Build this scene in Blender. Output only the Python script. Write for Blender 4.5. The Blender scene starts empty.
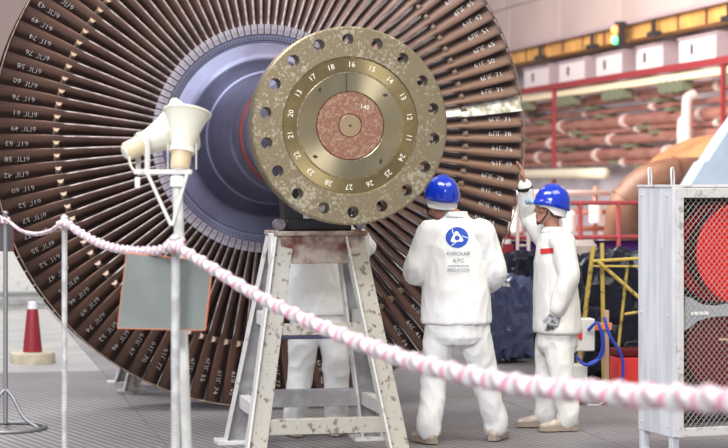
import bpy, bmesh, math, random
from mathutils import Vector, Matrix, noise
from mathutils.bvhtree import BVHTree
PI = math.pi
V = Vector
random.seed(7)
SC = bpy.context.scene
COL = SC.collection

# ------------------------------------------------------------------ camera, world, lights, exposure
FPX = 2000.0            # focal length in pixels of the 728 px wide frame
HZ = 183.0              # image row of the horizon
CH = 1.78               # camera height
TH = math.radians(12)   # the hall (and the rotor axis) is turned 12 degrees from the view axis
cd = bpy.data.cameras.new('camera')
cd.sensor_width = 36.0
cd.lens = FPX * 36.0 / 728.0
cd.shift_y = -(HZ - 224.0) / 728.0 * -1.0
cd.clip_end = 300
cd.dof.use_dof = True
cd.dof.focus_distance = 13.2
cd.dof.aperture_fstop = 3.0
cam = bpy.data.objects.new('camera', cd)
cam.location = (0, 0, CH)
cam.rotation_euler = (PI / 2, 0, 0)
COL.objects.link(cam)
SC.camera = cam
SC.view_settings.view_transform = 'Standard'
SC.view_settings.look = 'None'
SC.view_settings.gamma = 1.0
SC.view_settings.use_curve_mapping = False
SC.view_settings.exposure = 0.14

w = bpy.data.worlds.new('hall_air')
SC.world = w
w.use_nodes = True
w.node_tree.nodes['Background'].inputs[0].default_value = (0.86, 0.87, 1.0, 1)
w.node_tree.nodes['Background'].inputs[1].default_value = 0.46


def area(name, loc, size, energy, col, target=None):
    l = bpy.data.lights.new(name, 'AREA')
    l.shape = 'RECTANGLE'
    l.size, l.size_y = size
    l.energy = energy
    l.color = col
    o = bpy.data.objects.new(name, l)
    COL.objects.link(o)
    o.location = loc
    d = V(target) - V(loc) if target else V((0, 0, -1))
    o.rotation_euler = d.to_track_quat('-Z', 'Y').to_euler()
    return o


area('hall_lamp_row_a', (-4, 8, 13), (10, 4), 1700, (0.97, 0.98, 1.0), (-1, 14, 1))
area('hall_lamp_row_b', (6, 9, 12), (8, 5), 950, (1.0, 0.91, 0.66), (1, 15, 1))
area('wall_fill_light', (-4, 36, 10), (16, 8), 7200, (1.0, 0.93, 0.88), (10, 50, 3))  # unseen light, lowered and aimed to brighten the right wall and its pipes
area('hall_lamp_row_d', (-8, 27, 13), (8, 8), 1900, (1.0, 0.97, 0.93), (-5, 27, 0))
area('front_fill_light', (-4, -4, 8), (12, 3), 2300, (0.98, 0.98, 1.0), (0, 14, 1))  # added behind the camera for frontal light on blades and flange highlights


# ------------------------------------------------------------------ frames
def P(px, py, s):
    """world point seen at pixel (px, py) at a distance where one metre is s pixels"""
    return V(((px - 364.0) / s, FPX / s, CH - (py - HZ) / s))


def G(px, s, z=0.0):
    return V(((px - 364.0) / s, FPX / s, z))


def hall(u, v, z=0.0):
    return V((u * math.cos(TH) - v * math.sin(TH), u * math.sin(TH) + v * math.cos(TH), z))


# ------------------------------------------------------------------ materials
def mat(name, col, rough=0.5, metal=0.0, var=None, vscale=6.0, bump=0.0, bscale=40.0, detail=4.0, spec=0.5, coat=0.0, emit=0.0, lo=0.4, hi=0.6, stretch=None):
    m = bpy.data.materials.new(name)
    m.use_nodes = True
    nt = m.node_tree
    b = nt.nodes['Principled BSDF']
    b.inputs['Roughness'].default_value = rough
    b.inputs['Metallic'].default_value = metal
    b.inputs['Specular IOR Level'].default_value = spec
    b.inputs['Coat Weight'].default_value = coat
    c4 = (*col, 1)
    b.inputs['Base Color'].default_value = c4
    if emit:
        b.inputs['Emission Color'].default_value = c4
        b.inputs['Emission Strength'].default_value = emit
    tc = nt.nodes.new('ShaderNodeTexCoord')
    src = tc.outputs['Object']
    if stretch:
        mp = nt.nodes.new('ShaderNodeMapping')
        mp.inputs['Scale'].default_value = stretch
        nt.links.new(src, mp.inputs['Vector'])
        src = mp.outputs['Vector']
    if var:
        n = nt.nodes.new('ShaderNodeTexNoise')
        n.inputs['Scale'].default_value = vscale
        n.inputs['Detail'].default_value = detail
        nt.links.new(src, n.inputs['Vector'])
        r = nt.nodes.new('ShaderNodeValToRGB')
        r.color_ramp.elements[0].position = lo
        r.color_ramp.elements[0].color = (*var, 1)
        r.color_ramp.elements[1].position = hi
        r.color_ramp.elements[1].color = c4
        nt.links.new(n.outputs['Fac'], r.inputs['Fac'])
        nt.links.new(r.outputs['Color'], b.inputs['Base Color'])
    if bump:
        n2 = nt.nodes.new('ShaderNodeTexNoise')
        n2.inputs['Scale'].default_value = bscale
        n2.inputs['Detail'].default_value = 3
        nt.links.new(src, n2.inputs['Vector'])
        bp = nt.nodes.new('ShaderNodeBump')
        bp.inputs['Strength'].default_value = bump
        bp.inputs['Distance'].default_value = 0.02
        nt.links.new(n2.outputs['Fac'], bp.inputs['Height'])
        nt.links.new(bp.outputs['Normal'], b.inputs['Normal'])
    return m


ANROT = 0.0


def lathe_metal(m, aniso=0.8):
    nt = m.node_tree
    b = nt.nodes['Principled BSDF']
    t = nt.nodes.new('ShaderNodeTangent')
    t.direction_type = 'RADIAL'
    t.axis = 'Y'
    nt.links.new(t.outputs[0], b.inputs['Tangent'])
    b.inputs['Anisotropic'].default_value = aniso
    b.inputs['Anisotropic Rotation'].default_value = ANROT
    return m


M = {}
M['concrete'] = mat('concrete', (0.43, 0.42, 0.40), 0.45, 0, (0.35, 0.345, 0.33), 1.5, 0.05, 30)
M['blade'] = mat('blade_steel', (0.118, 0.064, 0.047), 0.38, 0.45, (0.058, 0.034, 0.030), 9, 0.03, 60, stretch=(0.4, 2, 2))
M['blade_white'] = mat('blade_chalked', (0.72, 0.70, 0.62), 0.6, 0.1, (0.30, 0.27, 0.2), 14)
M['snub'] = mat('snubber_steel', (0.33, 0.245, 0.18), 0.45, 0.6, (0.20, 0.13, 0.10), 30)
M['edge'] = mat('blade_edge', (0.29, 0.245, 0.235), 0.38, 0.6, (0.16, 0.12, 0.115), 12)
M['chalk'] = mat('chalk', (0.80, 0.79, 0.78), 0.9)
M['hub'] = lathe_metal(mat('hub_steel', (0.165, 0.175, 0.26), 0.44, 0.75, (0.12, 0.115, 0.18), 2.2, 0.02, 30), 0.5)
M['root'] = mat('root_steel', (0.33, 0.30, 0.34), 0.42, 0.6, (0.20, 0.17, 0.20), 20)
M['dark'] = mat('dark_steel', (0.030, 0.027, 0.030), 0.5, 0.3)
M['red_ring'] = mat('red_shaft_band', (0.20, 0.035, 0.035), 0.45, 0.2, (0.15, 0.03, 0.03), 6)
def mottled():
    m = mat('mottled_flange', (0.275, 0.225, 0.138), 0.38, 0.75, (0.46, 0.41, 0.30), 55, 0.08, 60, 6, lo=0.37, hi=0.48)
    nt = m.node_tree
    b = nt.nodes['Principled BSDF']
    ramp = b.inputs['Base Color'].links[0].from_node
    fine = ramp.inputs['Fac'].links[0].from_node
    n = nt.nodes.new('ShaderNodeTexNoise')
    n.inputs['Scale'].default_value = 4.5
    n.inputs['Detail'].default_value = 2
    nt.links.new(fine.inputs['Vector'].links[0].from_socket, n.inputs['Vector'])
    ma = nt.nodes.new('ShaderNodeMath')
    ma.operation = 'MULTIPLY_ADD'
    ma.inputs[1].default_value = 0.55
    ma.inputs[2].default_value = -0.25
    nt.links.new(n.outputs['Fac'], ma.inputs[0])
    ad = nt.nodes.new('ShaderNodeMath')
    ad.operation = 'ADD'
    nt.links.new(fine.outputs['Fac'], ad.inputs[0])
    nt.links.new(ma.outputs[0], ad.inputs[1])
    nt.links.new(ad.outputs[0], ramp.inputs['Fac'])
    return m


M['flange'] = mottled()
M['flange_ring'] = lathe_metal(mat('turned_ring', (0.36, 0.285, 0.135), 0.30, 0.95, (0.29, 0.225, 0.11), 5), 0.85)
M['polish'] = lathe_metal(mat('polished_ring', (0.52, 0.44, 0.27), 0.24, 1.0, (0.44, 0.365, 0.22), 4), 0.9)
M['rust_face'] = mat('reddish_plug', (0.27, 0.125, 0.085), 0.42, 0.5, (0.36, 0.235, 0.16), 60, 0.05, 40, 8, lo=0.40, hi=0.50)
M['brass'] = mat('brass_centre', (0.44, 0.32, 0.19), 0.35, 0.8)
M['mark'] = mat('punched_mark', (0.80, 0.76, 0.64), 0.5, 0.2)
M['stand'] = mat('worn_white_paint', (0.45, 0.43, 0.375), 0.55, 0.0, (0.22, 0.17, 0.135), 24, 0.2, 60, 10, lo=0.36, hi=0.43)
M['stand_white'] = mat('white_paint', (0.66, 0.65, 0.62), 0.5, 0.0, (0.45, 0.42, 0.38), 12, 0.1, 60, 6, lo=0.33, hi=0.42)
M['stand_grey'] = mat('grey_web', (0.40, 0.40, 0.42), 0.5, 0.1, (0.30, 0.29, 0.30), 10)
M['stand_rust'] = mat('rusty_beam', (0.44, 0.37, 0.31), 0.6, 0.1, (0.16, 0.06, 0.04), 6, 0.2, 50, 8, lo=0.42, hi=0.56)
M['cloth'] = mat('white_cotton', (0.80, 0.80, 0.79), 0.85, 0, bump=0.15, bscale=18)
M['cloth2'] = mat('cream_cotton', (0.78, 0.76, 0.72), 0.85, 0, bump=0.15, bscale=18)
M['skin'] = mat('skin', (0.50, 0.25, 0.17), 0.5, 0, (0.46, 0.22, 0.15), 12)
M['hair'] = mat('hair', (0.10, 0.07, 0.055), 0.7)
M['helmet'] = mat('blue_helmet', (0.005, 0.035, 0.46), 0.16, 0, coat=0.6)
M['cap'] = mat('cap_band', (0.80, 0.79, 0.78), 0.8)
M['black'] = mat('black_strap', (0.015, 0.015, 0.017), 0.6)
M['lens'] = mat('pale_blue_lens', (0.30, 0.48, 0.66), 0.1, 0, coat=0.5)
M['shoe'] = mat('beige_shoe', (0.62, 0.55, 0.46), 0.6, 0, (0.45, 0.38, 0.31), 20)
M['sole'] = mat('shoe_sole', (0.34, 0.27, 0.22), 0.7)
M['sole_blue'] = mat('dark_blue_shoe', (0.035, 0.035, 0.09), 0.6)
M['eye'] = mat('eye', (0.7, 0.68, 0.65), 0.2)
M['logo_blue'] = mat('emblem_blue', (0.012, 0.07, 0.46), 0.7)
M['logo_white'] = mat('emblem_white', (0.88, 0.88, 0.9), 0.8)
M['logo_text'] = mat('emblem_text', (0.06, 0.08, 0.16), 0.8)
M['patch_red'] = mat('red_patch', (0.66, 0.035, 0.03), 0.7)
M['glove'] = mat('grey_glove', (0.42, 0.42, 0.43), 0.9, 0, (0.10, 0.10, 0.11), 30, lo=0.4, hi=0.5)
M['horn'] = mat('cream_horn', (0.68, 0.67, 0.56), 0.35, 0, spec=0.5)
M['driver'] = mat('tan_driver', (0.62, 0.50, 0.32), 0.45)
M['pole'] = mat('pole_paint', (0.66, 0.67, 0.63), 0.45, 0, (0.5, 0.5, 0.48), 9)
M['post'] = mat('post_paint', (0.60, 0.61, 0.60), 0.4, 0.2, (0.42, 0.42, 0.42), 14)
M['post_dark'] = mat('post_steel', (0.26, 0.27, 0.28), 0.4, 0.5)
M['sign'] = mat('sign_back', (0.20, 0.225, 0.208), 0.5, 0.1, (0.17, 0.19, 0.178), 3)
M['sign_dark'] = mat('sign_back_dark', (0.075, 0.07, 0.075), 0.5)
M['orange'] = mat('orange_edge', (0.80, 0.24, 0.10), 0.5)
M['cab'] = mat('cabinet_paint', (0.62, 0.63, 0.66), 0.45, 0.0, (0.50, 0.51, 0.54), 3, 0.03, 30, stretch=(4, 4, 0.6))
M['cab_frame'] = mat('cabinet_frame_paint', (0.55, 0.54, 0.53), 0.5, 0.0, (0.36, 0.33, 0.31), 18, lo=0.35, hi=0.45)
M['wire'] = mat('wire', (0.40, 0.38, 0.35), 0.4, 0.6)
M['red'] = mat('red_paint', (0.66, 0.010, 0.010), 0.45, 0, spec=0.2)
M['red2'] = mat('shaded_red', (0.12, 0.010, 0.012), 0.6, spec=0.15)  # red darkened for the shade inside the cabinet; toolbox lid uses it too
M['inside'] = mat('cabinet_inside', (0.035, 0.035, 0.038), 0.7)
M['grey_plate'] = mat('grey_plate', (0.40, 0.42, 0.45), 0.4, 0.2)
M['wall'] = mat('wall_lilac', (0.62, 0.58, 0.62), 0.8, 0, (0.54, 0.48, 0.52), 0.6)
M['upper'] = mat('upper_panel', (0.47, 0.365, 0.335), 0.7, 0, (0.42, 0.325, 0.295), 0.25)
M['yellow'] = mat('yellow_rail', (0.66, 0.36, 0.10), 0.5, 0, (0.50, 0.24, 0.07), 1.5)
M['yellow_bar'] = mat('yellow_bar', (0.55, 0.40, 0.08), 0.55, 0, (0.22, 0.15, 0.04), 16, lo=0.36, hi=0.46)
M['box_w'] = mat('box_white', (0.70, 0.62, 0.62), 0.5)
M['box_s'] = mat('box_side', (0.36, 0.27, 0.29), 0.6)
M['dkred'] = mat('dark_red_rail', (0.24, 0.025, 0.03), 0.5)
M['rail_red'] = mat('red_rail', (0.48, 0.07, 0.08), 0.5)
M['cream'] = mat('cream_beam', (0.72, 0.60, 0.42), 0.5)
M['lamp_green'] = mat('green_grey_lamp', (0.13, 0.14, 0.09), 0.6)
M['copper'] = mat('copper_pipe', (0.62, 0.30, 0.245), 0.24, 0.6, (0.50, 0.22, 0.17), 1.2)
M['pipe_w'] = mat('white_pipe', (0.56, 0.46, 0.43), 0.4)
M['cream_pipe'] = mat('cream_pipe', (0.62, 0.55, 0.42), 0.45)
M['brown'] = mat('brown_pipe', (0.22, 0.095, 0.045), 0.5, 0.1, (0.12, 0.05, 0.028), 1.5)
M['orange_brown'] = mat('orange_dome', (0.36, 0.145, 0.05), 0.6, 0.0, (0.22, 0.085, 0.03), 1.2)
M['hood'] = mat('pale_blue_hood', (0.58, 0.70, 0.82), 0.5, 0, (0.50, 0.62, 0.76), 2)
M['purple'] = mat('purple_sheet', (0.10, 0.025, 0.20), 0.6)
M['tarp'] = mat('black_plastic', (0.012, 0.013, 0.024), 0.22, 0, spec=0.25, bump=0.5, bscale=7)
M['tarp_b'] = mat('navy_plastic', (0.05, 0.06, 0.13), 0.14, 0, spec=0.7, bump=0.4, bscale=5)
M['blue_hose'] = mat('blue_hose', (0.02, 0.06, 0.42), 0.4)
M['white_box'] = mat('white_enamel', (0.70, 0.68, 0.64), 0.45)
M['tan'] = mat('tan_board', (0.50, 0.33, 0.2), 0.6)
M['bollard'] = mat('bollard_red', (0.28, 0.016, 0.03), 0.5)
M['base_wood'] = mat('pale_disc', (0.60, 0.53, 0.40), 0.7, 0, (0.50, 0.43, 0.32), 9)
M['green_light'] = mat('green_signal', (0.1, 0.9, 0.3), 0.4, emit=3)
M['red_light'] = mat('orange_signal', (1.0, 0.16, 0.04), 0.4, emit=6)


def ribbed_floor():
    m = bpy.data.materials.new('ribbed_rubber')
    m.use_nodes = True
    nt = m.node_tree
    L = nt.links.new
    b = nt.nodes['Principled BSDF']
    b.inputs['Roughness'].default_value = 0.5
    g = nt.nodes.new('ShaderNodeNewGeometry')
    mp = nt.nodes.new('ShaderNodeMapping')
    mp.inputs['Rotation'].default_value = (0, 0, math.radians(-28))
    L(g.outputs['Position'], mp.inputs['Vector'])
    wv = nt.nodes.new('ShaderNodeTexWave')
    wv.wave_type = 'BANDS'
    wv.bands_direction = 'X'
    wv.inputs['Scale'].default_value = 4.6
    wv.inputs['Distortion'].default_value = 0.0
    L(mp.outputs['Vector'], wv.inputs['Vector'])
    n = nt.nodes.new('ShaderNodeTexNoise')
    n.inputs['Scale'].default_value = 0.8
    n.inputs['Detail'].default_value = 5
    L(g.outputs['Position'], n.inputs['Vector'])
    r1 = nt.nodes.new('ShaderNodeValToRGB')
    r1.color_ramp.elements[0].position = 0.35
    r1.color_ramp.elements[0].color = (0.235, 0.215, 0.215, 1)
    r1.color_ramp.elements[1].position = 0.65
    r1.color_ramp.elements[1].color = (0.33, 0.31, 0.31, 1)
    L(n.outputs['Fac'], r1.inputs['Fac'])
    r2 = nt.nodes.new('ShaderNodeValToRGB')
    r2.color_ramp.elements[0].position = 0.25
    r2.color_ramp.elements[0].color = (0.58, 0.56, 0.6, 1)
    r2.color_ramp.elements[1].position = 0.75
    r2.color_ramp.elements[1].color = (1, 1, 1, 1)
    L(wv.outputs['Fac'], r2.inputs['Fac'])
    mx = nt.nodes.new('ShaderNodeMix')
    mx.data_type = 'RGBA'
    mx.blend_type = 'MULTIPLY'
    mx.inputs[0].default_value = 1.0
    L(r1.outputs['Color'], mx.inputs[6])
    L(r2.outputs['Color'], mx.inputs[7])
    L(mx.outputs[2], b.inputs['Base Color'])
    bp = nt.nodes.new('ShaderNodeBump')
    bp.inputs['Strength'].default_value = 0.4
    bp.inputs['Distance'].default_value = 0.01
    L(wv.outputs['Fac'], bp.inputs['Height'])
    L(bp.outputs['Normal'], b.inputs['Normal'])
    return m


M['ribbed'] = ribbed_floor()


def tape_material():
    m = bpy.data.materials.new('striped_tape')
    m.use_nodes = True
    nt = m.node_tree
    L = nt.links.new
    b = nt.nodes['Principled BSDF']
    b.inputs['Roughness'].default_value = 0.45
    uv = nt.nodes.new('ShaderNodeUVMap')
    sp = nt.nodes.new('ShaderNodeSeparateXYZ')
    L(uv.outputs[0], sp.inputs[0])
    fr = nt.nodes.new('ShaderNodeMath')
    fr.operation = 'FRACT'
    L(sp.outputs[0], fr.inputs[0])
    r = nt.nodes.new('ShaderNodeValToRGB')
    r.color_ramp.interpolation = 'LINEAR'
    e = r.color_ramp.elements
    e[0].position = 0.46
    e[0].color = (0.64, 0.63, 0.64, 1)
    e[1].position = 0.60
    e[1].color = (0.55, 0.22, 0.29, 1)
    x = e.new(0.82)
    x.color = (0.55, 0.22, 0.29, 1)
    y = e.new(0.95)
    y.color = (0.64, 0.63, 0.64, 1)
    L(fr.outputs[0], r.inputs['Fac'])
    L(r.outputs['Color'], b.inputs['Base Color'])
    return m


M['tape'] = tape_material()


# ------------------------------------------------------------------ mesh helpers
def link(name, me, parent=None, loc=(0, 0, 0), rot=(0, 0, 0)):
    o = bpy.data.objects.new(name, me)
    COL.objects.link(o)
    if parent:
        o.parent = parent
    o.location = loc
    o.rotation_euler = rot
    return o


def obj(name, bm, m, parent=None, smooth=False, loc=(0, 0, 0), rot=(0, 0, 0), angle=None):
    me = bpy.data.meshes.new(name)
    bmesh.ops.recalc_face_normals(bm, faces=bm.faces[:])
    if smooth:
        for f in bm.faces:
            f.smooth = True
        if angle is not None:
            for e in bm.edges:
                if len(e.link_faces) == 2 and e.calc_face_angle(0) > angle:
                    e.smooth = False
    bm.to_mesh(me)
    bm.free()
    me.materials.append(M[m] if isinstance(m, str) else m)
    return link(name, me, parent, loc, rot)


def tag(o, label, cat=None, group=None, kind=None):
    o['label'] = label
    if cat:
        o['category'] = cat
    if group:
        o['group'] = group
    if kind:
        o['kind'] = kind
    return o


def struct(o):
    o['kind'] = 'structure'
    return o


def thing(name, label, cat, loc=(0, 0, 0), rz=0.0, group=None):
    o = link(name, None, None, loc, (0, 0, rz))
    o.empty_display_size = 0.2
    return tag(o, label, cat, group)


def box(bm, c, s, mtx=None, bev=0.0):
    r = bmesh.ops.create_cube(bm, size=1.0)
    vs = r['verts']
    for v in vs:
        v.co = V((v.co.x * s[0], v.co.y * s[1], v.co.z * s[2])) + V(c)
    if bev:
        es = list({e for v in vs for e in v.link_edges})
        rb = bmesh.ops.bevel(bm, geom=es, offset=bev, segments=2, affect='EDGES', profile=0.5)
        vs = list({v for f in rb['faces'] for v in f.verts} | {v for v in vs if v.is_valid})
    if mtx is not None:
        for v in vs:
            v.co = mtx @ v.co
    return vs


def boxes(name, lst, m, parent=None, bev=0.004, **k):
    bm = bmesh.new()
    for c, s in lst:
        box(bm, c, s, None, bev)
    return obj(name, bm, m, parent, **k)


def beam(bm, a, b, wx, wy, up=V((0, 1, 0)), bev=0.004):
    """box beam from a to b; wx across (perpendicular to up), wy along up"""
    a, b = V(a), V(b)
    z = (b - a).normalized()
    x = up.cross(z).normalized()
    y = z.cross(x)
    mt = Matrix(((x.x, y.x, z.x, 0), (x.y, y.y, z.y, 0), (x.z, y.z, z.z, 0), (0, 0, 0, 1)))
    mt = Matrix.Translation((a + b) / 2) @ mt
    return box(bm, (0, 0, 0), (wx, wy, (b - a).length), mt, bev)


def catmull(pts, k=6):
    out = []
    n = len(pts)
    for i in range(n - 1):
        p0, p1, p2, p3 = pts[max(i - 1, 0)], pts[i], pts[i + 1], pts[min(i + 2, n - 1)]
        for j in range(k):
            t = j / k
            out.append(0.5 * ((2 * p1) + (p2 - p0) * t + (2 * p0 - 5 * p1 + 4 * p2 - p3) * t * t + (3 * p1 - p0 - 3 * p2 + p3) * t ** 3))
    out.append(pts[-1].copy())
    return out


def tube(bm, pts, rad, n=10, cap=True, closed=False, flat=1.0):
    """tube along pts; rad a number or a list"""
    pts = [V(p) for p in pts]
    k = len(pts)
    rads = rad if isinstance(rad, (list, tuple)) else [rad] * k
    rings = []
    ref = None
    for i in range(k):
        if closed:
            t = pts[(i + 1) % k] - pts[i - 1]
        else:
            t = pts[min(i + 1, k - 1)] - pts[max(i - 1, 0)]
        t.normalize()
        if ref is None:
            ref = V((0, 0, 1)) if abs(t.z) < 0.9 else V((1, 0, 0))
        x = ref - t * ref.dot(t)
        x.normalize()
        ref = x
        y = t.cross(x)
        rings.append([bm.verts.new(pts[i] + (x * math.cos(2 * PI * j / n) + y * math.sin(2 * PI * j / n) * flat) * rads[i]) for j in range(n)])
    for i in range(k if closed else k - 1):
        a, b = rings[i], rings[(i + 1) % k]
        for j in range(n):
            bm.faces.new((a[j], a[(j + 1) % n], b[(j + 1) % n], b[j]))
    if cap and not closed:
        bm.faces.new(rings[0][::-1])
        bm.faces.new(rings[-1])
    return rings


def ring_pts(c, r, n=32, ax=V((1, 0, 0)), ay=V((0, 1, 0))):
    return [V(c) + (ax * math.cos(2 * PI * i / n) + ay * math.sin(2 * PI * i / n)) * r for i in range(n)]


def lathe(bm, prof, n=64, axis='-Y', mtx=None, close=False):
    """prof: (a, r) along the axis; '-Y' points to the camera, 'Z' up"""
    rings = []
    for a, r in prof:
        ring = []
        for j in range(n):
            t = 2 * PI * j / n
            c = V((r * math.cos(t), -a, r * math.sin(t))) if axis == '-Y' else V((r * math.cos(t), r * math.sin(t), a))
            if mtx is not None:
                c = mtx @ c
            ring.append(bm.verts.new(c))
        rings.append(ring)
    m = len(rings)
    for i in range(m if close else m - 1):
        a, b = rings[i], rings[(i + 1) % m]
        for j in range(n):
            bm.faces.new((a[j], a[(j + 1) % n], b[(j + 1) % n], b[j]))
    if not close:
        for ring in (rings[0], rings[-1]):
            if (ring[0].co - ring[n // 2].co).length > 1e-5:
                bm.faces.new(ring)
    return rings


def text_bm(txt, size, extrude=0.001, align='CENTER', res=2, offset=0.0):
    cu = bpy.data.curves.new('t', 'FONT')
    cu.body = txt
    cu.size = size
    cu.extrude = extrude
    cu.offset = offset
    cu.align_x = align
    cu.align_y = 'CENTER'
    cu.resolution_u = res
    o = bpy.data.objects.new('t', cu)
    COL.objects.link(o)
    dg = bpy.context.evaluated_depsgraph_get()
    me = bpy.data.meshes.new_from_object(o.evaluated_get(dg))
    bpy.data.objects.remove(o)
    bpy.data.curves.remove(cu)
    return me


# ------------------------------------------------------------------ the setting: floor, walls
bm = bmesh.new()
box(bm, (0, 40, -0.075), (60, 110, 0.15))
floor = struct(obj('floor', bm, 'concrete', None, rot=(0, 0, TH)))
PW, PD = 1.5, 3.0
bm = bmesh.new()
box(bm, (0, 0, 0.004), (PW - 0.008, PD - 0.008, 0.008))
pm = None
for i in range(-6, 9):
    for j in range(1, 12):
        u, v = (i + 0.5) * PW, j * PD + 1.0 - PD / 2
        c = hall(u, v)
        if c.y < 2 or abs(c.x) > c.y * 0.30 + 2.2:
            continue
        if v > 18.0 and u < 1.6:
            continue
        if pm is None:
            o = obj('floor_plate', bm, 'ribbed', floor, loc=(u, v, 0))
            pm = o.data
        else:
            link('floor_plate', pm, floor, (u, v, 0))

WU = 18.0


def wz(z14):
    return CH + (z14 - CH) * WU / 14.0


def wallv(px, u):
    dx = (px - 364.0) / FPX
    return u / (dx * math.cos(TH) + math.sin(TH)) * (math.cos(TH) - dx * math.sin(TH))


V0, V1 = 34.0, 74.0
bm = bmesh.new()
box(bm, (WU + 0.25, 54, 3.0), (0.5, 44, 6.0))
wall_r = struct(obj('wall_right', bm, 'wall', rot=(0, 0, TH)))
# the upper wall of wide panels stands proud above the gallery
k = 0
pmesh = None
for i in range(8):
    for j, (za, zb) in enumerate(((5.80, 7.05), (7.07, 8.4), (8.42, 9.8))):
        vc = 35.5 + i * 5.0 + (0.6 * j)
        bm = bmesh.new()
        box(bm, (0, 0, 0), (1.5, 4.96, zb - za), None, 0.015)
        obj('wall_panel', bm, 'upper', wall_r, loc=(WU - 0.45, vc, (za + zb) / 2))
bm = bmesh.new()
box(bm, (-6, 75.5, 5), (52, 0.5, 10))
struct(obj('wall_back', bm, 'upper', rot=(0, 0, TH)))

# gallery on the right wall
t = thing('crane_rail', 'yellow crane rail beam running under the panelled upper wall', 'beam', hall(WU - 1.0, 54, 0), TH)
boxes('rail_beam', [((0, 0, 5.50), (0.5, 40, 0.34))], 'yellow', t)
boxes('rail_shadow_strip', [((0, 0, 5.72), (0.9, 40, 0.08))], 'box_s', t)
for i in range(22):
    boxes('stiffener', [((-0.27, -19 + i * 1.75, 5.50), (0.05, 0.07, 0.34))], 'brown', t)
for i in range(8):
    bm = bmesh.new()
    box(bm, (-0.40, -18.2 + i * 4.6, 5.32), (0.2, 0.5, 0.12), None, 0.01)
    box(bm, (-0.40, -18.2 + i * 4.6, 5.5), (0.08, 0.10, 0.3), None, 0.01)
    obj('hanger', bm, 'dark', t)
for a, b, lab in ((679, 716, 'white wall box under the crane rail, first from the right edge'), (636, 663, 'white wall box under the crane rail, second from the right edge'),
                  (596, 622, 'white wall box under the crane rail, third from the right edge'), (559, 585, 'white wall box under the crane rail, fourth from the right edge'),
                  (524, 549, 'white wall box under the crane rail nearest the rotor rim')):
    uf = WU - 1.1
    va, vb = wallv(b, uf), wallv(a, uf)
    wd = vb - va
    t = thing('cable_box', lab, 'box', hall(uf + 0.21, (va + vb) / 2, 0), TH, 'white boxes on the gallery')
    boxes('cabinet_body', [((0, 0, 4.83), (0.42, wd, 0.66))], 'box_w', t, 0.02)
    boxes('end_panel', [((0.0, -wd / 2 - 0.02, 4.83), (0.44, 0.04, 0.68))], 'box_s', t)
    boxes('cabinet_rail', [((-0.23, 0, 5.12), (0.05, wd, 0.06))], 'box_s', t)
    boxes('latch', [((-0.22, 0.3, 4.85), (0.03, 0.12, 0.24))], 'dark', t)
t = thing('gallery_railing', 'dark red gallery rail with thin uprights along the right wall', 'railing', hall(WU - 1.5, 54, 0), TH)
boxes('top_rail', [((0, 0, 4.42), (0.10, 40, 0.16))], 'dkred', t)
for vv in (wallv(723, WU - 1.5), wallv(554, WU - 1.5)):
    boxes('upright', [((0, vv - 54, 2.2), (0.09, 0.09, 4.4))], 'dkred', t)
t = thing('gallery_beam', 'cream beam with lamps below the dark red gallery rail', 'beam', hall(WU - 1.25, 54, 0), TH)
boxes('beam', [((0, 0, 4.22), (0.35, 40, 0.17))], 'cream', t)
for i in range(9):
    bm = bmesh.new()
    for k in range(7):
        box(bm, (-0.05, -19 + i * 4.1 + k * 0.22, 4.02 - 0.03 * (k % 2)), (0.3, 0.16, 0.26), None, 0.01)
    obj('lamp_grille', bm, 'lamp_green', t)['kind'] = 'stuff'
t = thing('signal_lamp', 'orange and green signal lamp on the crane rail', 'lamp', hall(WU - 1.6, wallv(620, WU - 1.6), 0), TH)
boxes('housing', [((0, 0, 5.44), (0.2, 0.3, 0.62))], 'dark', t, 0.02)
for z, mm in ((5.55, 'red_light'), (5.30, 'green_light')):
    bm = bmesh.new()
    bmesh.ops.create_uvsphere(bm, u_segments=12, v_segments=8, radius=0.11)
    obj('lens', bm, mm, t, True, (-0.12, 0, z))

ROWS = [(3.50, 0.14, 'copper', 'uppermost copper coloured pipe run along the right wall'),
        (3.02, 0.15, 'copper', 'second copper coloured pipe run below the gallery beam'),
        (2.66, 0.13, 'copper', 'third copper coloured pipe run below the gallery beam'),
        (2.36, 0.15, 'copper', 'lowest copper coloured pipe run above the cream pipe'),
        (3.25, 0.07, 'copper', 'thin copper pipe between the first and second thick runs'), (2.84, 0.06, 'copper', 'thin copper pipe between the second and third thick runs'),
        (2.19, 0.07, 'copper', 'thin copper pipe just above the plain cream pipe')]
for q, (z14, r, mm, lab) in enumerate(ROWS):
    t = thing('wall_pipe', lab, 'pipe', hall(WU - 0.75, 54, 0), TH, 'pipes on the right wall')
    z = wz(z14)
    bm = bmesh.new()
    pts = [V((0.01 * math.sin(i * 1.7 + q), -20 + i, z + 0.012 * math.sin(i * 0.9 + q * 2))) for i in range(41)]
    tube(bm, pts, r, 14)
    obj('pipe', bm, mm, t, True)
    for i in range(7):
        y = -18.5 + i * 5.3 + q * 1.1
        bm = bmesh.new()
        lathe(bm, [(-0.12, r + 0.03), (0.12, r + 0.03), (0.12, r - 0.02), (-0.12, r - 0.02)], 14, '-Y', None, True)
        obj('collar', bm, 'pipe_w', t, True, (0, y + 1.6, z), angle=0.6)
        bm = bmesh.new()
        box(bm, (0, 0, 0), (0.5, 0.35, 0.10), None, 0.01)
        box(bm, (0.3, 0, -0.03), (0.5, 0.12, 0.10), None, 0.01)
        obj('bracket', bm, 'lamp_green', t, False, (0, y, z - r - 0.06))
bm = bmesh.new()
z = wz(1.97)
tube(bm, [V((0, -6 + 2 * i, z)) for i in range(13)], 0.14, 14)
tag(obj('wall_pipe', bm, 'cream_pipe', None, True, hall(WU - 1.6, 54, 0), (0, 0, TH)), 'plain cream pipe below the copper runs, level with the blue helmets', 'pipe', 'pipes on the right wall')
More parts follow.
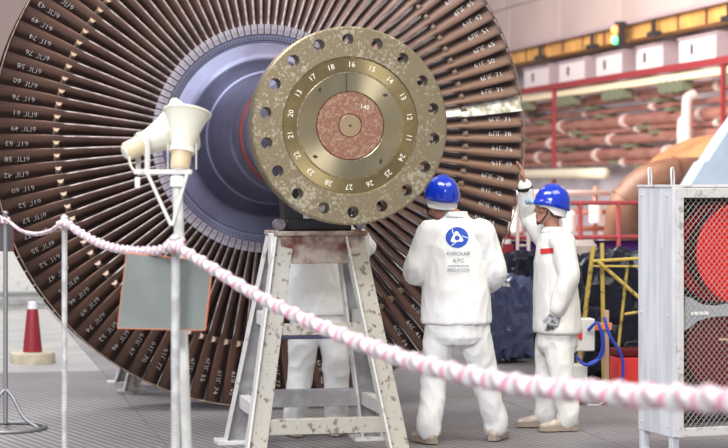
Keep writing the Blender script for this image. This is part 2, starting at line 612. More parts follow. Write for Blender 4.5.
for (px, z0, z1, r, lab) in ((687, 2.3, 3.8, 0.12, 'taller white upright pipe in front of the copper runs'), (681, 2.0, 3.3, 0.09, 'shorter white upright pipe in front of the copper runs')):
    bm = bmesh.new()
    pts = catmull([V((0, 0, 0)), V((0, 0, z0)), V((0, 0, z1 - 0.25)), V((0.05, 0, z1 - 0.06)), V((0.2, 0, z1))], 6)
    tube(bm, pts, r, 14)
    tag(obj('riser_pipe', bm, 'pipe_w', None, True, hall(WU - 1.3, wallv(px, WU - 1.3), 0), (0, 0, TH)), lab, 'pipe', 'white upright pipes')

# pipework between the red railing and the wall
t = thing('valve_rack', 'copper coloured valve rack with pale drums behind the red railing', 'rack', G(552, 55), TH)
for k in range(7):
    x = -0.85 + 0.28 * k
    bm = bmesh.new()
    tube(bm, [V((x, 0, 0)), V((x, 0, 1.55 + 0.18 * math.sin(k * 2.3)))], 0.045, 10)
    obj('riser', bm, 'copper', t, True)
for z in (0.95, 1.25, 1.6):
    bm = bmesh.new()
    tube(bm, [V((-1.1, -0.06, z)), V((1.1, -0.06, z))], 0.05, 10)
    obj('header', bm, 'copper' if z < 1.5 else 'pipe_w', t, True)
for k in range(4):
    x = -0.72 + 0.5 * k
    bm = bmesh.new()
    lathe(bm, [(0, 0), (0, 0.12), (0.32, 0.12), (0.38, 0.06), (0.38, 0)], 16, 'Z', Matrix.Translation((x, -0.15, 0.9 + 0.16 * (k % 2))))
    obj('drum', bm, 'box_w', t, True, angle=0.6)
boxes('base_frame', [((0, 0, 0.35), (2.3, 0.4, 0.7))], 'brown', t, 0.02)

t = thing('red_railing', 'red pipe railing hung with purple sheet behind the worker in profile', 'railing', G(610, 90), TH)
for z in (1.56, 1.18):
    bm = bmesh.new()
    tube(bm, [V((-1.25, 0, z)), V((1.3, 0, z))], 0.024, 10)
    obj('rail', bm, 'rail_red', t, True)
for x in (-1.2, -0.35, 0.10, 1.0):
    bm = bmesh.new()
    tube(bm, [V((x, 0, 0)), V((x, 0, 1.56))], 0.026, 10)
    obj('upright', bm, 'rail_red', t, True)
bm = bmesh.new()
NX = 40
for i in range(NX + 1):
    for j in range(9):
        bm.verts.new((-1.2 + 2.4 * i / NX, 0.05 + 0.03 * math.sin(i * 1.1) * (j / 8), 1.14 - 0.7 * j / 8))
bm.verts.ensure_lookup_table()
for i in range(NX):
    for j in range(8):
        a = i * 9 + j
        bm.faces.new((bm.verts[a], bm.verts[a + 9], bm.verts[a + 10], bm.verts[a + 1]))
bmesh.ops.solidify(bm, geom=bm.faces[:], thickness=0.01)
obj('hanging_sheet', bm, 'purple', t, True)

# big brown duct elbow and the dome behind it
t = thing('brown_duct', 'large shiny brown duct elbow behind the white cabinet', 'pipe', G(627, 62), 0)
bm = bmesh.new()
pts = catmull([V((0, 0, 0)), V((0, 0, 0.9)), V((0.05, 0, 1.35)), V((0.38, 0, 1.72)), V((0.95, 0, 1.83)), V((1.7, 0.1, 1.80))], 8)
tube(bm, pts, 0.37, 24)
obj('elbow', bm, 'brown', t, True)
for p, q in ((pts[18], pts[19]), (pts[30], pts[31]), (pts[9], pts[10])):
    bm = bmesh.new()
    d = (q - p).normalized()
    tube(bm, [p - d * 0.03, p + d * 0.03], 0.395, 24)
    obj('seam_band', bm, 'brown', t, True, angle=0.6)
t = thing('turbine_casing', 'orange brown domed casing rising behind the duct elbow', 'casing', G(747, 56), TH)
for nm, pr, mm in (('dome', [(-1.7, 1.5), (-1.6, 1.85), (-1.4, 2.0), (0, 2.05), (1.3, 2.0), (1.6, 1.8), (1.7, 1.4)], 'orange_brown'), ('rim_flange', [(1.30, 1.9), (1.30, 2.10), (1.40, 2.10), (1.40, 1.9)], 'brown')):
    bm = bmesh.new()
    lathe(bm, pr, 64, '-Y', Matrix.Translation((0, 0, 0.67)), nm != 'dome')
    for v in bm.verts:
        v.co.z = max(v.co.z, 0.02)
    obj(nm, bm, mm, t, True, angle=0.6)
boxes('footing', [((0, 0, 0.35), (3.0, 2.6, 0.7))], 'box_s', t, 0.02)
# pale blue sloping hood
t = thing('vent_hood', 'pale blue sloping sheet metal hood at the right frame edge', 'hood', G(712, 74), 0)
bm = bmesh.new()
q = [(-0.32, 1.70), (-0.10, 2.06), (-0.04, 2.09), (0.20, 2.46), (0.9, 3.4), (1.5, 3.4), (1.5, 1.0), (-0.32, 1.0)]
vs = [bm.verts.new((x, 0, z)) for x, z in q]
f = bm.faces.new(vs)
ex = bmesh.ops.extrude_face_region(bm, geom=[f])
for v in ex['geom']:
    if isinstance(v, bmesh.types.BMVert):
        v.co.y += 0.9
obj('hood_shell', bm, 'hood', t)
boxes('leg', [((-0.25, 0.1, 0.5), (0.08, 0.08, 1.0))], 'cab', t)
boxes('leg', [((1.1, 0.1, 0.5), (0.08, 0.08, 1.0))], 'cab', t)
boxes('leg', [((-0.25, 0.8, 0.5), (0.08, 0.08, 1.0))], 'cab', t)
boxes('leg', [((1.1, 0.8, 0.5), (0.08, 0.08, 1.0))], 'cab', t)

# ------------------------------------------------------------------ the turbine rotor
AX = 2.126
RA = math.radians(11.1)   # rotor axis
RC = V((-0.778, 15.62, 0))
RT = 2.086            # tip radius
RR = 0.885            # root radius
NB = 102
rotor = thing('turbine_rotor', 'huge steam turbine rotor with brown blades and a round bolted flange', 'rotor', RC, RA)
PIT = 2 * PI / NB


def gam(r):
    t = (r - RR) / (RT - RR)
    if t < 0.56:
        return math.radians(9 + 30 * t / 0.56)
    if t < 0.66:
        return math.radians(39 + 14 * (t - 0.56) / 0.10)
    return math.radians(53 + 8 * (t - 0.66) / 0.34)


def chord(r):
    t = (r - RR) / (RT - RR)
    return 0.165 - 0.03 * min(1, t / 0.6) if t < 0.6 else 0.135 + 0.012 * (t - 0.6) / 0.4


def blade_mesh(name, root=True, n=9):
    bm = bmesh.new()
    prev = None
    radii = [RR - 0.01 + (RT - RR + 0.01) * i / 16 for i in range(17)]
    for r in radii:
        t = max(0, (r - RR) / (RT - RR))
        c, g = chord(r), gam(max(r, RR))
        th = 0.0215 * (1 - t) + 0.0065 * t
        cam_ = 0.030 * (1 - t) ** 1.2 + 0.004
        pts = []
        ss = [math.cos(PI * i / n) for i in range(n + 1)]
        def hth(x):
            return max(th * math.sqrt(max(0, 1 - x * x)) ** 0.8, (0.0042 - 0.0022 * t) if x > 0 else 0.002)
        up = [(-x * c / 2, hth(x) + cam_ * (1 - x * x)) for x in ss]
        dn = [(-x * c / 2, -hth(x) + cam_ * (1 - x * x)) for x in ss][::-1]
        ring = []
        for s, h in up + dn:
            ring.append(bm.verts.new((r, s * math.cos(g) - h * math.sin(g), s * math.sin(g) + h * math.cos(g))))
        if prev:
            m = len(ring)
            for j in range(m):
                fc = bm.faces.new((prev[j], prev[(j + 1) % m], ring[(j + 1) % m], ring[j]))
                if j in (m - 1, m - 2, 0) and t < 0.62:
                    fc.material_index = 1
        else:
            bm.faces.new(ring)
        prev = ring
    bm.faces.new(prev)
    for f in bm.faces:
        f.smooth = True
    me = bpy.data.meshes.new(name)
    bmesh.ops.recalc_face_normals(bm, faces=bm.faces[:])
    for e in bm.edges:
        if len(e.link_faces) == 2 and e.calc_face_angle(0) > 0.9:
            e.smooth = False
    bm.to_mesh(me)
    bm.free()
    me.materials.append(M['blade'])
    me.materials.append(M['edge'])
    return me


bme = blade_mesh('blade')
bme_w = bme.copy()
bme_w.materials[0] = M['blade_white']
# root block (one per blade) and snubber
bm = bmesh.new()
vs = box(bm, (0, 0, 0), (1, 1, 1))
for v in vs:
    r = 0.81 if v.co.x < 0 else RR + 0.004
    v.co = V((r, v.co.y * 0.20, (v.co.z) * 2 * r * math.tan(PIT / 2) * 0.90))
bmesh.ops.bevel(bm, geom=bm.edges[:], offset=0.003, segments=1, affect='EDGES')
rm = bpy.data.meshes.new('blade_root')
bm.to_mesh(rm)
bm.free()
rm.materials.append(M['root'])
RS = RR + (RT - RR) * 0.605
bm = bmesh.new()
g = gam(RS)
nrm = V((0, -math.sin(g), math.cos(g)))
cdir = V((0, math.cos(g), math.sin(g)))
ctr = V((RS, 0, 0))
prv = None
for (hh, w0, w1, l0, l1) in ((-0.02, -0.030, 0.030, -0.035, 0.035), (0.030, -0.026, 0.024, -0.03, 0.03), (0.050, -0.012, 0.010, -0.02, 0.025)):
    ring = [bm.verts.new(ctr + V((a, 0, 0)) + cdir * b - nrm * -hh) for a, b in ((w0, l0), (w1, l0), (w1, l1), (w0, l1))]
    if prv:
        for j in range(4):
            bm.faces.new((prv[j], prv[(j + 1) % 4], ring[(j + 1) % 4], ring[j]))
    else:
        bm.faces.new(ring)
    prv = ring
bm.faces.new(prv)
# a mirrored wing on the other face
prv = None
for (hh, w0, w1, l0, l1) in ((0.0, -0.030, 0.030, -0.035, 0.035), (-0.034, -0.026, 0.024, -0.03, 0.03)):
    ring = [bm.verts.new(ctr + V((a, 0, 0)) + cdir * b + nrm * hh) for a, b in ((w0, l0), (w1, l0), (w1, l1), (w0, l1))]
    if prv:
        for j in range(4):
            bm.faces.new((prv[j], prv[(j + 1) % 4], ring[(j + 1) % 4], ring[j]))
    else:
        bm.faces.new(ring)
    prv = ring
bm.faces.new(prv)
bmesh.ops.recalc_face_normals(bm, faces=bm.faces[:])
sm = bpy.data.meshes.new('snubber')
bm.to_mesh(sm)
bm.free()
sm.materials.append(M['snub'])

_b = bmesh.new()
_b.from_mesh(bme)
BB = BVHTree.FromBMesh(_b)
_b.free()
rng = random.Random(3)
chalk_r = RR + (RT - RR) * 0.83
gc = gam(chalk_r)
for i in range(NB):
    ph = i * PIT + 0.3 * PIT
    white = i == 2
    b = link('blade', bme_w if white else bme, rotor, (0, 0, AX), (0, -ph, 0))
    link('blade_root', rm, b)
    link('snubber', sm, b)
    d = math.degrees(ph) % 360
    if 62 < d < 118 or white:
        continue
    code = ['6ЛГ', '61Г', '6ПГ'][rng.randint(0, 2)]
    me = text_bm('%s %d' % (code, rng.randint(41, 79)), 0.062, 0.0, 'CENTER', 2, -0.0014)
    me.materials.append(M['chalk'])
    x = V((1, 0, 0))
    y = V((0, math.cos(gc), math.sin(gc)))
    z = x.cross(y)
    mt = Matrix(((x.x, y.x, z.x, 0), (x.y, y.y, z.y, 0), (x.z, y.z, z.z, 0), (0, 0, 0, 1)))
    rr = chalk_r + rng.uniform(-0.03, 0.05)
    zz = z if z.y < 0 else -z
    me.transform(Matrix.Translation(V((rr, 0, 0))) @ mt @ Matrix.Rotation(rng.uniform(-0.06, 0.06), 4, 'Z'))
    for v in me.vertices:
        h = BB.ray_cast(v.co + zz * 0.2, -zz)
        if h[0]:
            v.co = h[0] + zz * 0.0015
    link('chalk_mark', me, b)['kind'] = 'stuff'
# rear row, seen past the rim on the left
for i in range(NB):
    ph = i * PIT
    b = link('rear_blade', bme, rotor, (0, 0.70, AX), (0, -ph, 0))
    b.scale = (1.014, 1.6, 1.0)
bm = bmesh.new()
tube(bm, ring_pts((0, -0.045, AX), RT + 0.004, 144, V((1, 0, 0)), V((0, 0, 1))), 0.006, 6, closed=True)
obj('tip_wire', bm, 'snub', rotor, True)
# hub disc and shaft
bm = bmesh.new()
prof = [(-3.2, 0.0), (-3.2, 0.36), (-1.1, 0.36), (-0.9, 0.62), (-0.72, 0.80), (-0.10, 0.815), (0.085, 0.815), (0.085, 0.80), (0.10, 0.796), (0.10, 0.765), (0.085, 0.760), (0.085, 0.748), (0.10, 0.742),
        (0.120, 0.66), (0.135, 0.62), (0.155, 0.60), (0.20, 0.585), (0.28, 0.555), (0.40, 0.520), (0.44, 0.512), (0.45, 0.495), (0.60, 0.475), (0.80, 0.455),
        (1.0, 0.440), (1.2, 0.430), (1.23, 0.410), (1.58, 0.395)]
lathe(bm, prof, 128)
obj('hub_disc', bm, 'hub', rotor, True, (0, 0, AX), angle=0.5)
bm = bmesh.new()
lathe(bm, [(1.58, 0.38), (1.58, 0.412), (1.66, 0.412), (1.66, 0.38)], 96, '-Y', None, True)
obj('red_band', bm, 'red_ring', rotor, True, (0, 0, AX), angle=0.6)
bm = bmesh.new()
lathe(bm, [(1.64, 0.0), (1.64, 0.395), (1.95, 0.395), (1.98, 0.43), (2.1, 0.43), (2.13, 0.40), (3.3, 0.40), (3.42, 0.46), (3.44, 0.0)], 96)
obj('shaft', bm, 'hub', rotor, True, (0, 0, AX), angle=0.5)
bm = bmesh.new()
for i in range(NB * 2):
    a = i * PIT / 2
    mt = Matrix.Rotation(-a, 4, 'Y')
    box(bm, (0.780, -0.1005, 0), (0.016, 0.004, 0.010), mt)
o = obj('lock_notches', bm, 'dark', rotor, False, (0, 0, AX))
o['kind'] = 'stuff'
# flange
FA, FT, FR = 3.62, 0.17, 0.600
bm = bmesh.new()
lathe(bm, [(0.0, 0.30), (0.0, FR - 0.008), (0.008, FR), (FT - 0.010, FR), (FT, FR - 0.010), (FT, 0.418), (FT - 0.012, 0.412), (FT - 0.012, 0.30)], 144, '-Y', None, True)
fl = obj('coupling_flange', bm, 'flange', rotor, True, (0, -(FA - FT), AX), angle=0.4)
bm = bmesh.new()
for i in range(18):
    a = PI / 2 + i * 2 * PI / 18 + 0.03
    lathe(bm, [(-0.1, 0.035), (FT + 0.1, 0.035)], 20, '-Y', Matrix.Translation((0.522 * math.cos(a), 0, 0.522 * math.sin(a))))
bmesh.ops.recalc_face_normals(bm, faces=bm.faces[:])
cme = bpy.data.meshes.new('cut')
bm.to_mesh(cme)
bm.free()
cut = link('cut', cme, rotor, (0, -(FA - FT), AX))
bpy.context.view_layer.update()
md = fl.modifiers.new('b', 'BOOLEAN')
md.operation = 'DIFFERENCE'
md.object = cut
md.solver = 'EXACT'
dg = bpy.context.evaluated_depsgraph_get()
nm = bpy.data.meshes.new_from_object(fl.evaluated_get(dg))
fl.modifiers.clear()
fl.data = nm
bpy.data.objects.remove(cut)


def face_ring(name, r0, r1, a0, m, bevel=0.003):
    bm = bmesh.new()
    if r0 <= 0:
        lathe(bm, [(-0.05, r1), (a0 - bevel, r1), (a0, r1 - bevel), (a0, 0.0)], 96)
    else:
        lathe(bm, [(-0.05, r0), (-0.05, r1), (a0 - bevel, r1), (a0, r1 - bevel), (a0, r0 + bevel), (a0 - bevel, r0)], 128, '-Y', None, True)
    return obj(name, bm, m, fl, True, (0, -FT, 0), angle=0.4)


face_ring('numbered_ring', 0.325, 0.411, -0.010, 'flange_ring')
face_ring('polished_ring', 0.208, 0.3205, -0.008, 'polish')
face_ring('red_plug', 0.072, 0.204, -0.010, 'rust_face')
face_ring('centre_disc', 0.0, 0.068, -0.010, 'brass')
bm = bmesh.new()
lathe(bm, [(-0.012, 0.008), (-0.009, 0.008)], 16)
obj('centre_hole', bm, 'dark', fl, False, (0, -FT, 0))
bm = bmesh.new()
lathe(bm, [(-0.10, 0.41), (-0.018, 0.41), (-0.018, 0.0)], 96)
obj('groove_backing', bm, 'dark', fl, False, (0, -FT, 0))
NUMS = [16, 15, 14, 13, 12, 11, 24, 25, 26, 27, 28, 23, 22, 21, 20, 13, 17, 18]
for i in range(18):
    a = PI / 2 + 0.03 - 0.05 - i * 2 * PI / 18
    me = text_bm(str(NUMS[i]), 0.046, 0.0006)
    me.materials.append(M['mark'])
    me.transform(Matrix.Translation((0.369 * math.cos(a), -FT + 0.0090, 0.369 * math.sin(a))) @ Matrix.Rotation(-(a - PI / 2), 4, 'Y') @ Matrix.Rotation(PI / 2, 4, 'X'))
    link('numeral', me, fl)
for a in (45, 135, 225, 315):
    bm = bmesh.new()
    mt = Matrix.Translation((0.285 * math.cos(math.radians(a - 4)), -FT + 0.0065, 0.285 * math.sin(math.radians(a - 4)))) @ Matrix.Rotation(-math.radians(a - 50), 4, 'Y') @ Matrix.Diagonal((1.6, 1, 1, 1))
    lathe(bm, [(-0.002, 0.009), (0.002, 0.009)], 14, '-Y', mt)
    obj('dowel_hole', bm, 'dark', fl)
bm = bmesh.new()
box(bm, (-0.024, -FT + 0.0075, 0.262), (0.006, 0.003, 0.11))
obj('scribed_line', bm, 'dark', fl)
me = text_bm('ф 140', 0.04, 0.0006)
me.materials.append(M['mark'])
me.transform(Matrix.Translation((0.07, -FT + 0.0085, 0.115)) @ Matrix.Rotation(0.12, 4, 'Y') @ Matrix.Rotation(PI / 2, 4, 'X'))
link('paint_note', me, fl)


# ------------------------------------------------------------------ trestles under the shaft
def trestle(label, loc, wt, wb, dt, db, H, front_web=False):
    t = thing('shaft_trestle', label, 'trestle', loc, TH, 'trestles carrying the rotor shaft')
    for sx in (-1, 1):
        # front leg: closed worn beam
        a, b = V((sx * wt, -dt, H - 0.03)), V((sx * wb, -db, 0.02))
        bm = bmesh.new()
        beam(bm, a, b, 0.118, 0.09)
        lg = obj('leg', bm, 'stand', t)
        bm = bmesh.new()
        off = V((-0.066, 0, 0)) if sx < 0 else V((-0.066, 0, 0))
        beam(bm, a + off + V((0, -0.02, 0)), b + off + V((0, -0.02, 0)), 0.014, 0.11, bev=0.002)
        obj('edge_strip', bm, 'stand_white', lg)
        boxes('foot_plate', [((sx * wb, -db, 0.016), (0.24, 0.2, 0.03))], 'stand', t)
        # rear leg: open channel
        a, b = V((sx * wt, dt, H - 0.03)), V((sx * wb, db, 0.02))
        bm = bmesh.new()
        beam(bm, a, b, 0.13, 0.02)
        lg = obj('leg', bm, 'stand_grey', t)
        for o_ in (-0.068, 0.068):
            bm = bmesh.new()
            beam(bm, a + V((o_, -0.03, 0)), b + V((o_, -0.03, 0)), 0.016, 0.09, bev=0.002)
            obj('channel_edge', bm, 'stand_white', lg)
        boxes('foot_plate', [((sx * wb, db, 0.016), (0.26, 0.22, 0.03))], 'stand_white', t)
        # side rungs
        for k, z in enumerate((0.30, 0.88)):
            f = 1 - z / H
            xx = sx * (wt + (wb - wt) * f)
            yy = dt + (db - dt) * f
            bm = bmesh.new()
            beam(bm, (xx - 0.03 * 0, -yy, z), (xx, yy, z), 0.09, 0.07, V((1, 0, 0)))
            obj('side_rung', bm, 'stand_white', t)
    # cross bars
    for z, hh, s, mm in ((0.215, 0.10, -1, 'stand'), (0.31, 0.12, 1, 'stand_grey'), (0.83, 0.075, -1, 'stand')):
        f = 1 - z / H
        xx = (wt + (wb - wt) * f) - 0.02
        yy = s * (dt + (db - dt) * f)
        boxes('cross_bar', [((0, yy, z), (xx * 2, 0.06, hh))], mm, t)
    f = 1 - 0.78 / H
    boxes('blue_strip', [((0, -(dt + (db - dt) * f), 0.778), (2 * (wt + (wb - wt) * f) - 0.1, 0.05, 0.022))], 'sole_blue', t)
    boxes('top_beam', [((0, -dt + 0.005, H - 0.105), (2 * wt + 0.06, 0.13, 0.185))], 'stand_rust', t)
    boxes('top_beam', [((0, dt, H - 0.1), (2 * wt + 0.1, 0.12, 0.17))], 'stand_rust', t)
    boxes('top_plate', [((0, 0, H), (2 * wt + 0.15, 2 * dt + 0.16, 0.03))], 'stand_rust', t)
    for sx in (-1, 1):
        boxes('corner_block', [((sx * (wt + 0.055), -dt + 0.02, H - 0.1), (0.08, 0.12, 0.2))], 'stand_white', t)
        bm = bmesh.new()
        lathe(bm, [(H + 0.01, 0.022), (H + 0.05, 0.022)], 6, 'Z', Matrix.Translation((sx * (wt + 0.03), -dt, 0)))
        obj('bolt', bm, 'stand', t)
    # saddle carrying the shaft
    boxes('saddle_block', [((0, 0, H + 0.055), (0.44, 0.26, 0.075))], 'dark', t, 0.01)
    top = AX - 0.40
    for sx in (-1, 1):
        bm = bmesh.new()
        vs = [(sx * 0.10, H + 0.09), (sx * 0.22, H + 0.09), (sx * 0.24, AX - math.sqrt(0.402 ** 2 - 0.24 ** 2) - 0.002), (sx * 0.10, AX - math.sqrt(0.402 ** 2 - 0.10 ** 2) - 0.002)]
        f = bm.faces.new([bm.verts.new((x, -0.1, z)) for x, z in vs])
        ex = bmesh.ops.extrude_face_region(bm, geom=[f])
        for v in ex['geom']:
            if isinstance(v, bmesh.types.BMVert):
                v.co.y += 0.2
        obj('saddle_cheek', bm, 'dark', t)
    for sx in (-1, 1):
        bm = bmesh.new()
        lathe(bm, [(-0.06, 0.035), (0.06, 0.035)], 16, '-Y', Matrix.Translation((sx * 0.27, -0.14, H + 0.06)))
        obj('roller', bm, 'root', t, True, angle=0.6)
    return t


def axis_pt(a, z=0.0):
    return RC + V((math.sin(RA) * a, -math.cos(RA) * a, z))


trestle('worn white steel trestle standing under the bolted flange', axis_pt(2.36), 0.235, 0.475, 0.14, 0.46, 1.45)
trestle('white trestle mostly hidden behind the bladed disc', axis_pt(-1.9), 0.50, 0.93, 0.14, 0.40, 1.46)


# ------------------------------------------------------------------ people
def loft(bm, rings, n=28):
    """rings: (center, ax, ay) ellipses"""
    rs = []
    for c, ax, ay in rings:
        rs.append([bm.verts.new(V(c) + V(ax) * math.cos(2 * PI * j / n) + V(ay) * math.sin(2 * PI * j / n)) for j in range(n)])
    for a, b in zip(rs, rs[1:]):
        for j in range(n):
            bm.faces.new((a[j], a[(j + 1) % n], b[(j + 1) % n], b[j]))
    bm.faces.new(rs[0][::-1])
    bm.faces.new(rs[-1])


def limb(bm, pr, n=16, k=5):
    pts = catmull([V(p) for p, r in pr], k)
    rr = []
    rad = [r for p, r in pr]
    for i in range(len(pts)):
        f = i / k
        a = min(int(f), len(rad) - 1)
        b = min(a + 1, len(rad) - 1)
        rr.append(rad[a] + (rad[b] - rad[a]) * (f - a))
    tube(bm, pts, rr, n)
    for p, r in ((pts[0], rr[0]), (pts[-1], rr[-1])):
        ell(bm, p, (r * 0.98,) * 3)


def ell(bm, c, r, rot=None):
    x = bmesh.ops.create_uvsphere(bm, u_segments=18, v_segments=12, radius=1.0)
    mt = Matrix.Translation(V(c)) @ (rot if rot is not None else Matrix.Identity(4)) @ Matrix.Diagonal((r[0], r[1], r[2], 1))
    for v in x['verts']:
        v.co = mt @ v.co


def fuse(name, bm, m, parent, voxel=0.009, smooth=4, wr=0.0, wsc=7.0, wst=(1, 1, 1), seed=0.0):
    """joins overlapping closed shells into ONE continuous surface"""
    bmesh.ops.recalc_face_normals(bm, faces=bm.faces[:])
    me = bpy.data.meshes.new(name)
    bm.to_mesh(me)
    bm.free()
    o = bpy.data.objects.new('tmp', me)
    COL.objects.link(o)
    md = o.modifiers.new('r', 'REMESH')
    md.mode = 'VOXEL'
    md.voxel_size = voxel
    dg = bpy.context.evaluated_depsgraph_get()
    nm = bpy.data.meshes.new_from_object(o.evaluated_get(dg))
    bpy.data.objects.remove(o)
    b2 = bmesh.new()
    b2.from_mesh(nm)
    for _ in range(smooth):
        bmesh.ops.smooth_vert(b2, verts=b2.verts[:], factor=0.5, use_axis_x=True, use_axis_y=True, use_axis_z=True)
    if wr:
        b2.normal_update()
        mv = []
        for v in b2.verts:
            q = V((v.co.x * wst[0], v.co.y * wst[1], v.co.z * wst[2])) * wsc + V((seed, seed * 2, 0))
            d = noise.noise(q) * 0.6 + (0.5 - abs(noise.noise(q * 1.7 + V((9, 3, 1))))) * 0.8
            mv.append(v.normal * d * wr)
        for v, d in zip(b2.verts, mv):
            v.co += d
    for f in b2.faces:
        f.smooth = True
    nm.clear_geometry()
    b2.to_mesh(nm)
    b2.free()
    nm.name = name
    nm.materials.clear()
    nm.materials.append(M[m])
    return link(name, nm, parent)


def hand(bm, wrist, d, pn, thumb, curl=0.5, g=1.0):
    """palm, four fingers, a thumb; d points from the wrist to the fingers, pn out of the palm, thumb to the thumb side"""
    d, pn, th = V(d).normalized(), V(pn).normalized(), V(thumb).normalized()
    w = V(wrist)
    for k in range(5):
        c = w + d * (0.02 + 0.018 * k)
        for s in (-0.026, -0.009, 0.009, 0.026):
            ell(bm, c + th * s * (0.8 + 0.05 * k), (0.0155 * g,) * 3)
    for i, (s, ln) in enumerate(((0.030, 0.072), (0.010, 0.082), (-0.011, 0.076), (-0.031, 0.060))):
        b = w + d * 0.092 + th * s
        a1 = curl * 0.6
        d1 = d * math.cos(a1) + pn * math.sin(a1)
        a2 = curl * 1.5
        d2 = d * math.cos(a2) + pn * math.sin(a2)
        p1 = b + d1 * ln * 0.5
        limb(bm, [(b - d * 0.02, 0.0095 * g), (b, 0.0095 * g), (p1, 0.009 * g), (p1 + d2 * ln * 0.5, 0.0075 * g)], 10, 3)
    b = w + d * 0.03 + th * 0.030
    td = (d * 0.75 + th * 0.55 + pn * 0.35).normalized()
    limb(bm, [(b, 0.012 * g), (b + td * 0.04, 0.0105 * g), (b + td * 0.04 + (td + d * 0.5).normalized() * 0.032, 0.0085 * g)], 10, 3)


def shoe(parent, pos, yaw, m, sole, pitch=0.0):
    """length along local +y, pos = heel-to-ankle point on the floor"""
    mt = Matrix.Translation(V(pos)) @ Matrix.Rotation(yaw, 4, 'Z')
    bm = bmesh.new()
    rings = []
    for y, wx, h, top in ((-0.075, 0.026, 0.03, 0.075), (-0.06, 0.036, 0.03, 0.10), (-0.02, 0.041, 0.03, 0.115), (0.03, 0.041, 0.03, 0.105), (0.08, 0.044, 0.03, 0.085), (0.13, 0.048, 0.03, 0.07), (0.17, 0.045, 0.03, 0.06), (0.195, 0.032, 0.03, 0.05), (0.205, 0.014, 0.032, 0.042)):
        rings.append((V((0, y, (h + top) / 2 - 0.006)), V((wx, 0, 0)), V((0, 0, (top - h) / 2 + 0.008))))
    loft(bm, [(mt @ c, mt.to_3x3() @ a, mt.to_3x3() @ b) for c, a, b in rings], 20)
    s = obj('shoe', bm, m, parent, True)
    bm = bmesh.new()
    out = [(-0.028, -0.08), (0.028, -0.08), (0.043, -0.04), (0.042, 0.03), (0.050, 0.13), (0.044, 0.18), (0.02, 0.213), (-0.02, 0.213), (-0.044, 0.18), (-0.050, 0.13), (-0.042, 0.03), (-0.043, -0.04)]
    f = bm.faces.new([bm.verts.new(mt @ V((x, y, 0.001))) for x, y in out])
    ex = bmesh.ops.extrude_face_region(bm, geom=[f])
    for v in ex['geom']:
        if isinstance(v, bmesh.types.BMVert):
            v.co.z += 0.032
    obj('sole', bm, sole, s)
    return s


def helmet(parent, c, R, m='helmet'):
    """hard hat: dome, ridge, brim with a peak to local +y; R places it (Matrix)"""
    bm = bmesh.new()
    n, k = 40, 14
    rings = []
    for i in range(k + 1):
        e = i / k * PI / 2
        ring = []
        for j in range(n):
            t = 2 * PI * j / n
            rx, ry, rz = 0.112, 0.132, 0.140
            x, y, z = rx * math.cos(e) * math.cos(t), ry * math.cos(e) * math.sin(t), rz * math.sin(e) ** 0.9
            # three raised ribs over the crown
            rib = max(0, 1 - abs(x) / 0.018) + max(0, 1 - abs(abs(x) - 0.055) / 0.010) * 0.6
            z += 0.007 * rib * math.sin(e) * (0.25 + 0.75 * math.sin(e))
            ring.append(bm.verts.new((x, y, z)))
        rings.append(ring)
    for a, b in zip(rings, rings[1:]):
        for j in range(n):
            bm.faces.new((a[j], a[(j + 1) % n], b[(j + 1) % n], b[j]))
    # flared lower skirt and peak
    low = []
    for j in range(n):
        t = 2 * PI * j / n
        pk = max(0, math.sin(t)) ** 3
        low.append(bm.verts.new((0.119 * math.cos(t), 0.139 * math.sin(t) + 0.045 * pk, -0.028 - 0.006 * pk)))
    for j in range(n):
        bm.faces.new((low[j], low[(j + 1) % n], rings[0][(j + 1) % n], rings[0][j]))
    bmesh.ops.remove_doubles(bm, verts=bm.verts[:], dist=0.0005)
    bmesh.ops.solidify(bm, geom=bm.faces[:], thickness=0.004)
    for v in bm.verts:
        v.co = R @ v.co + V(c)
    h = obj('helmet', bm, m, parent, True)
    bm = bmesh.new()
    lathe(bm, [(-0.045, 0.092), (-0.045, 0.102), (0.0, 0.104), (0.0, 0.092)], 32, 'Z', None, True)
    for v in bm.verts:
        v.co.y *= 1.18
        if v.co.z < -0.02:
            v.co.z -= 0.035 * min(1.0, max(0.0, (0.06 - v.co.y) / 0.06))
        v.co = R @ v.co + V(c)
    obj('head_band', bm, 'cap', h, True, angle=0.8)
    return h


def head(bm, c, R):
    """c: centre of the skull; face to local +y"""
    def e(p, r):
        ell(bm, V(c) + R @ V(p), r, R)
    e((0, -0.012, 0.025), (0.075, 0.095, 0.095))
    e((0, 0.030, -0.035), (0.060, 0.065, 0.080))
    e((0, 0.052, -0.085), (0.038, 0.040, 0.032))     # chin
    e((0, 0.085, 0.028), (0.045, 0.016, 0.012))      # brow
    e((0, 0.100, -0.012), (0.011, 0.016, 0.028))     # nose bridge
    e((0, 0.108, -0.026), (0.016, 0.017, 0.012))     # nose tip
    e((0, 0.092, -0.058), (0.024, 0.011, 0.008))     # lips
    e((0, 0.090, -0.068), (0.021, 0.011, 0.008))
    for s in (-1, 1):
        e((s * 0.040, 0.072, -0.018), (0.024, 0.022, 0.020))   # cheek
        e((s * 0.076, -0.012, -0.010), (0.010, 0.020, 0.032))  # ear


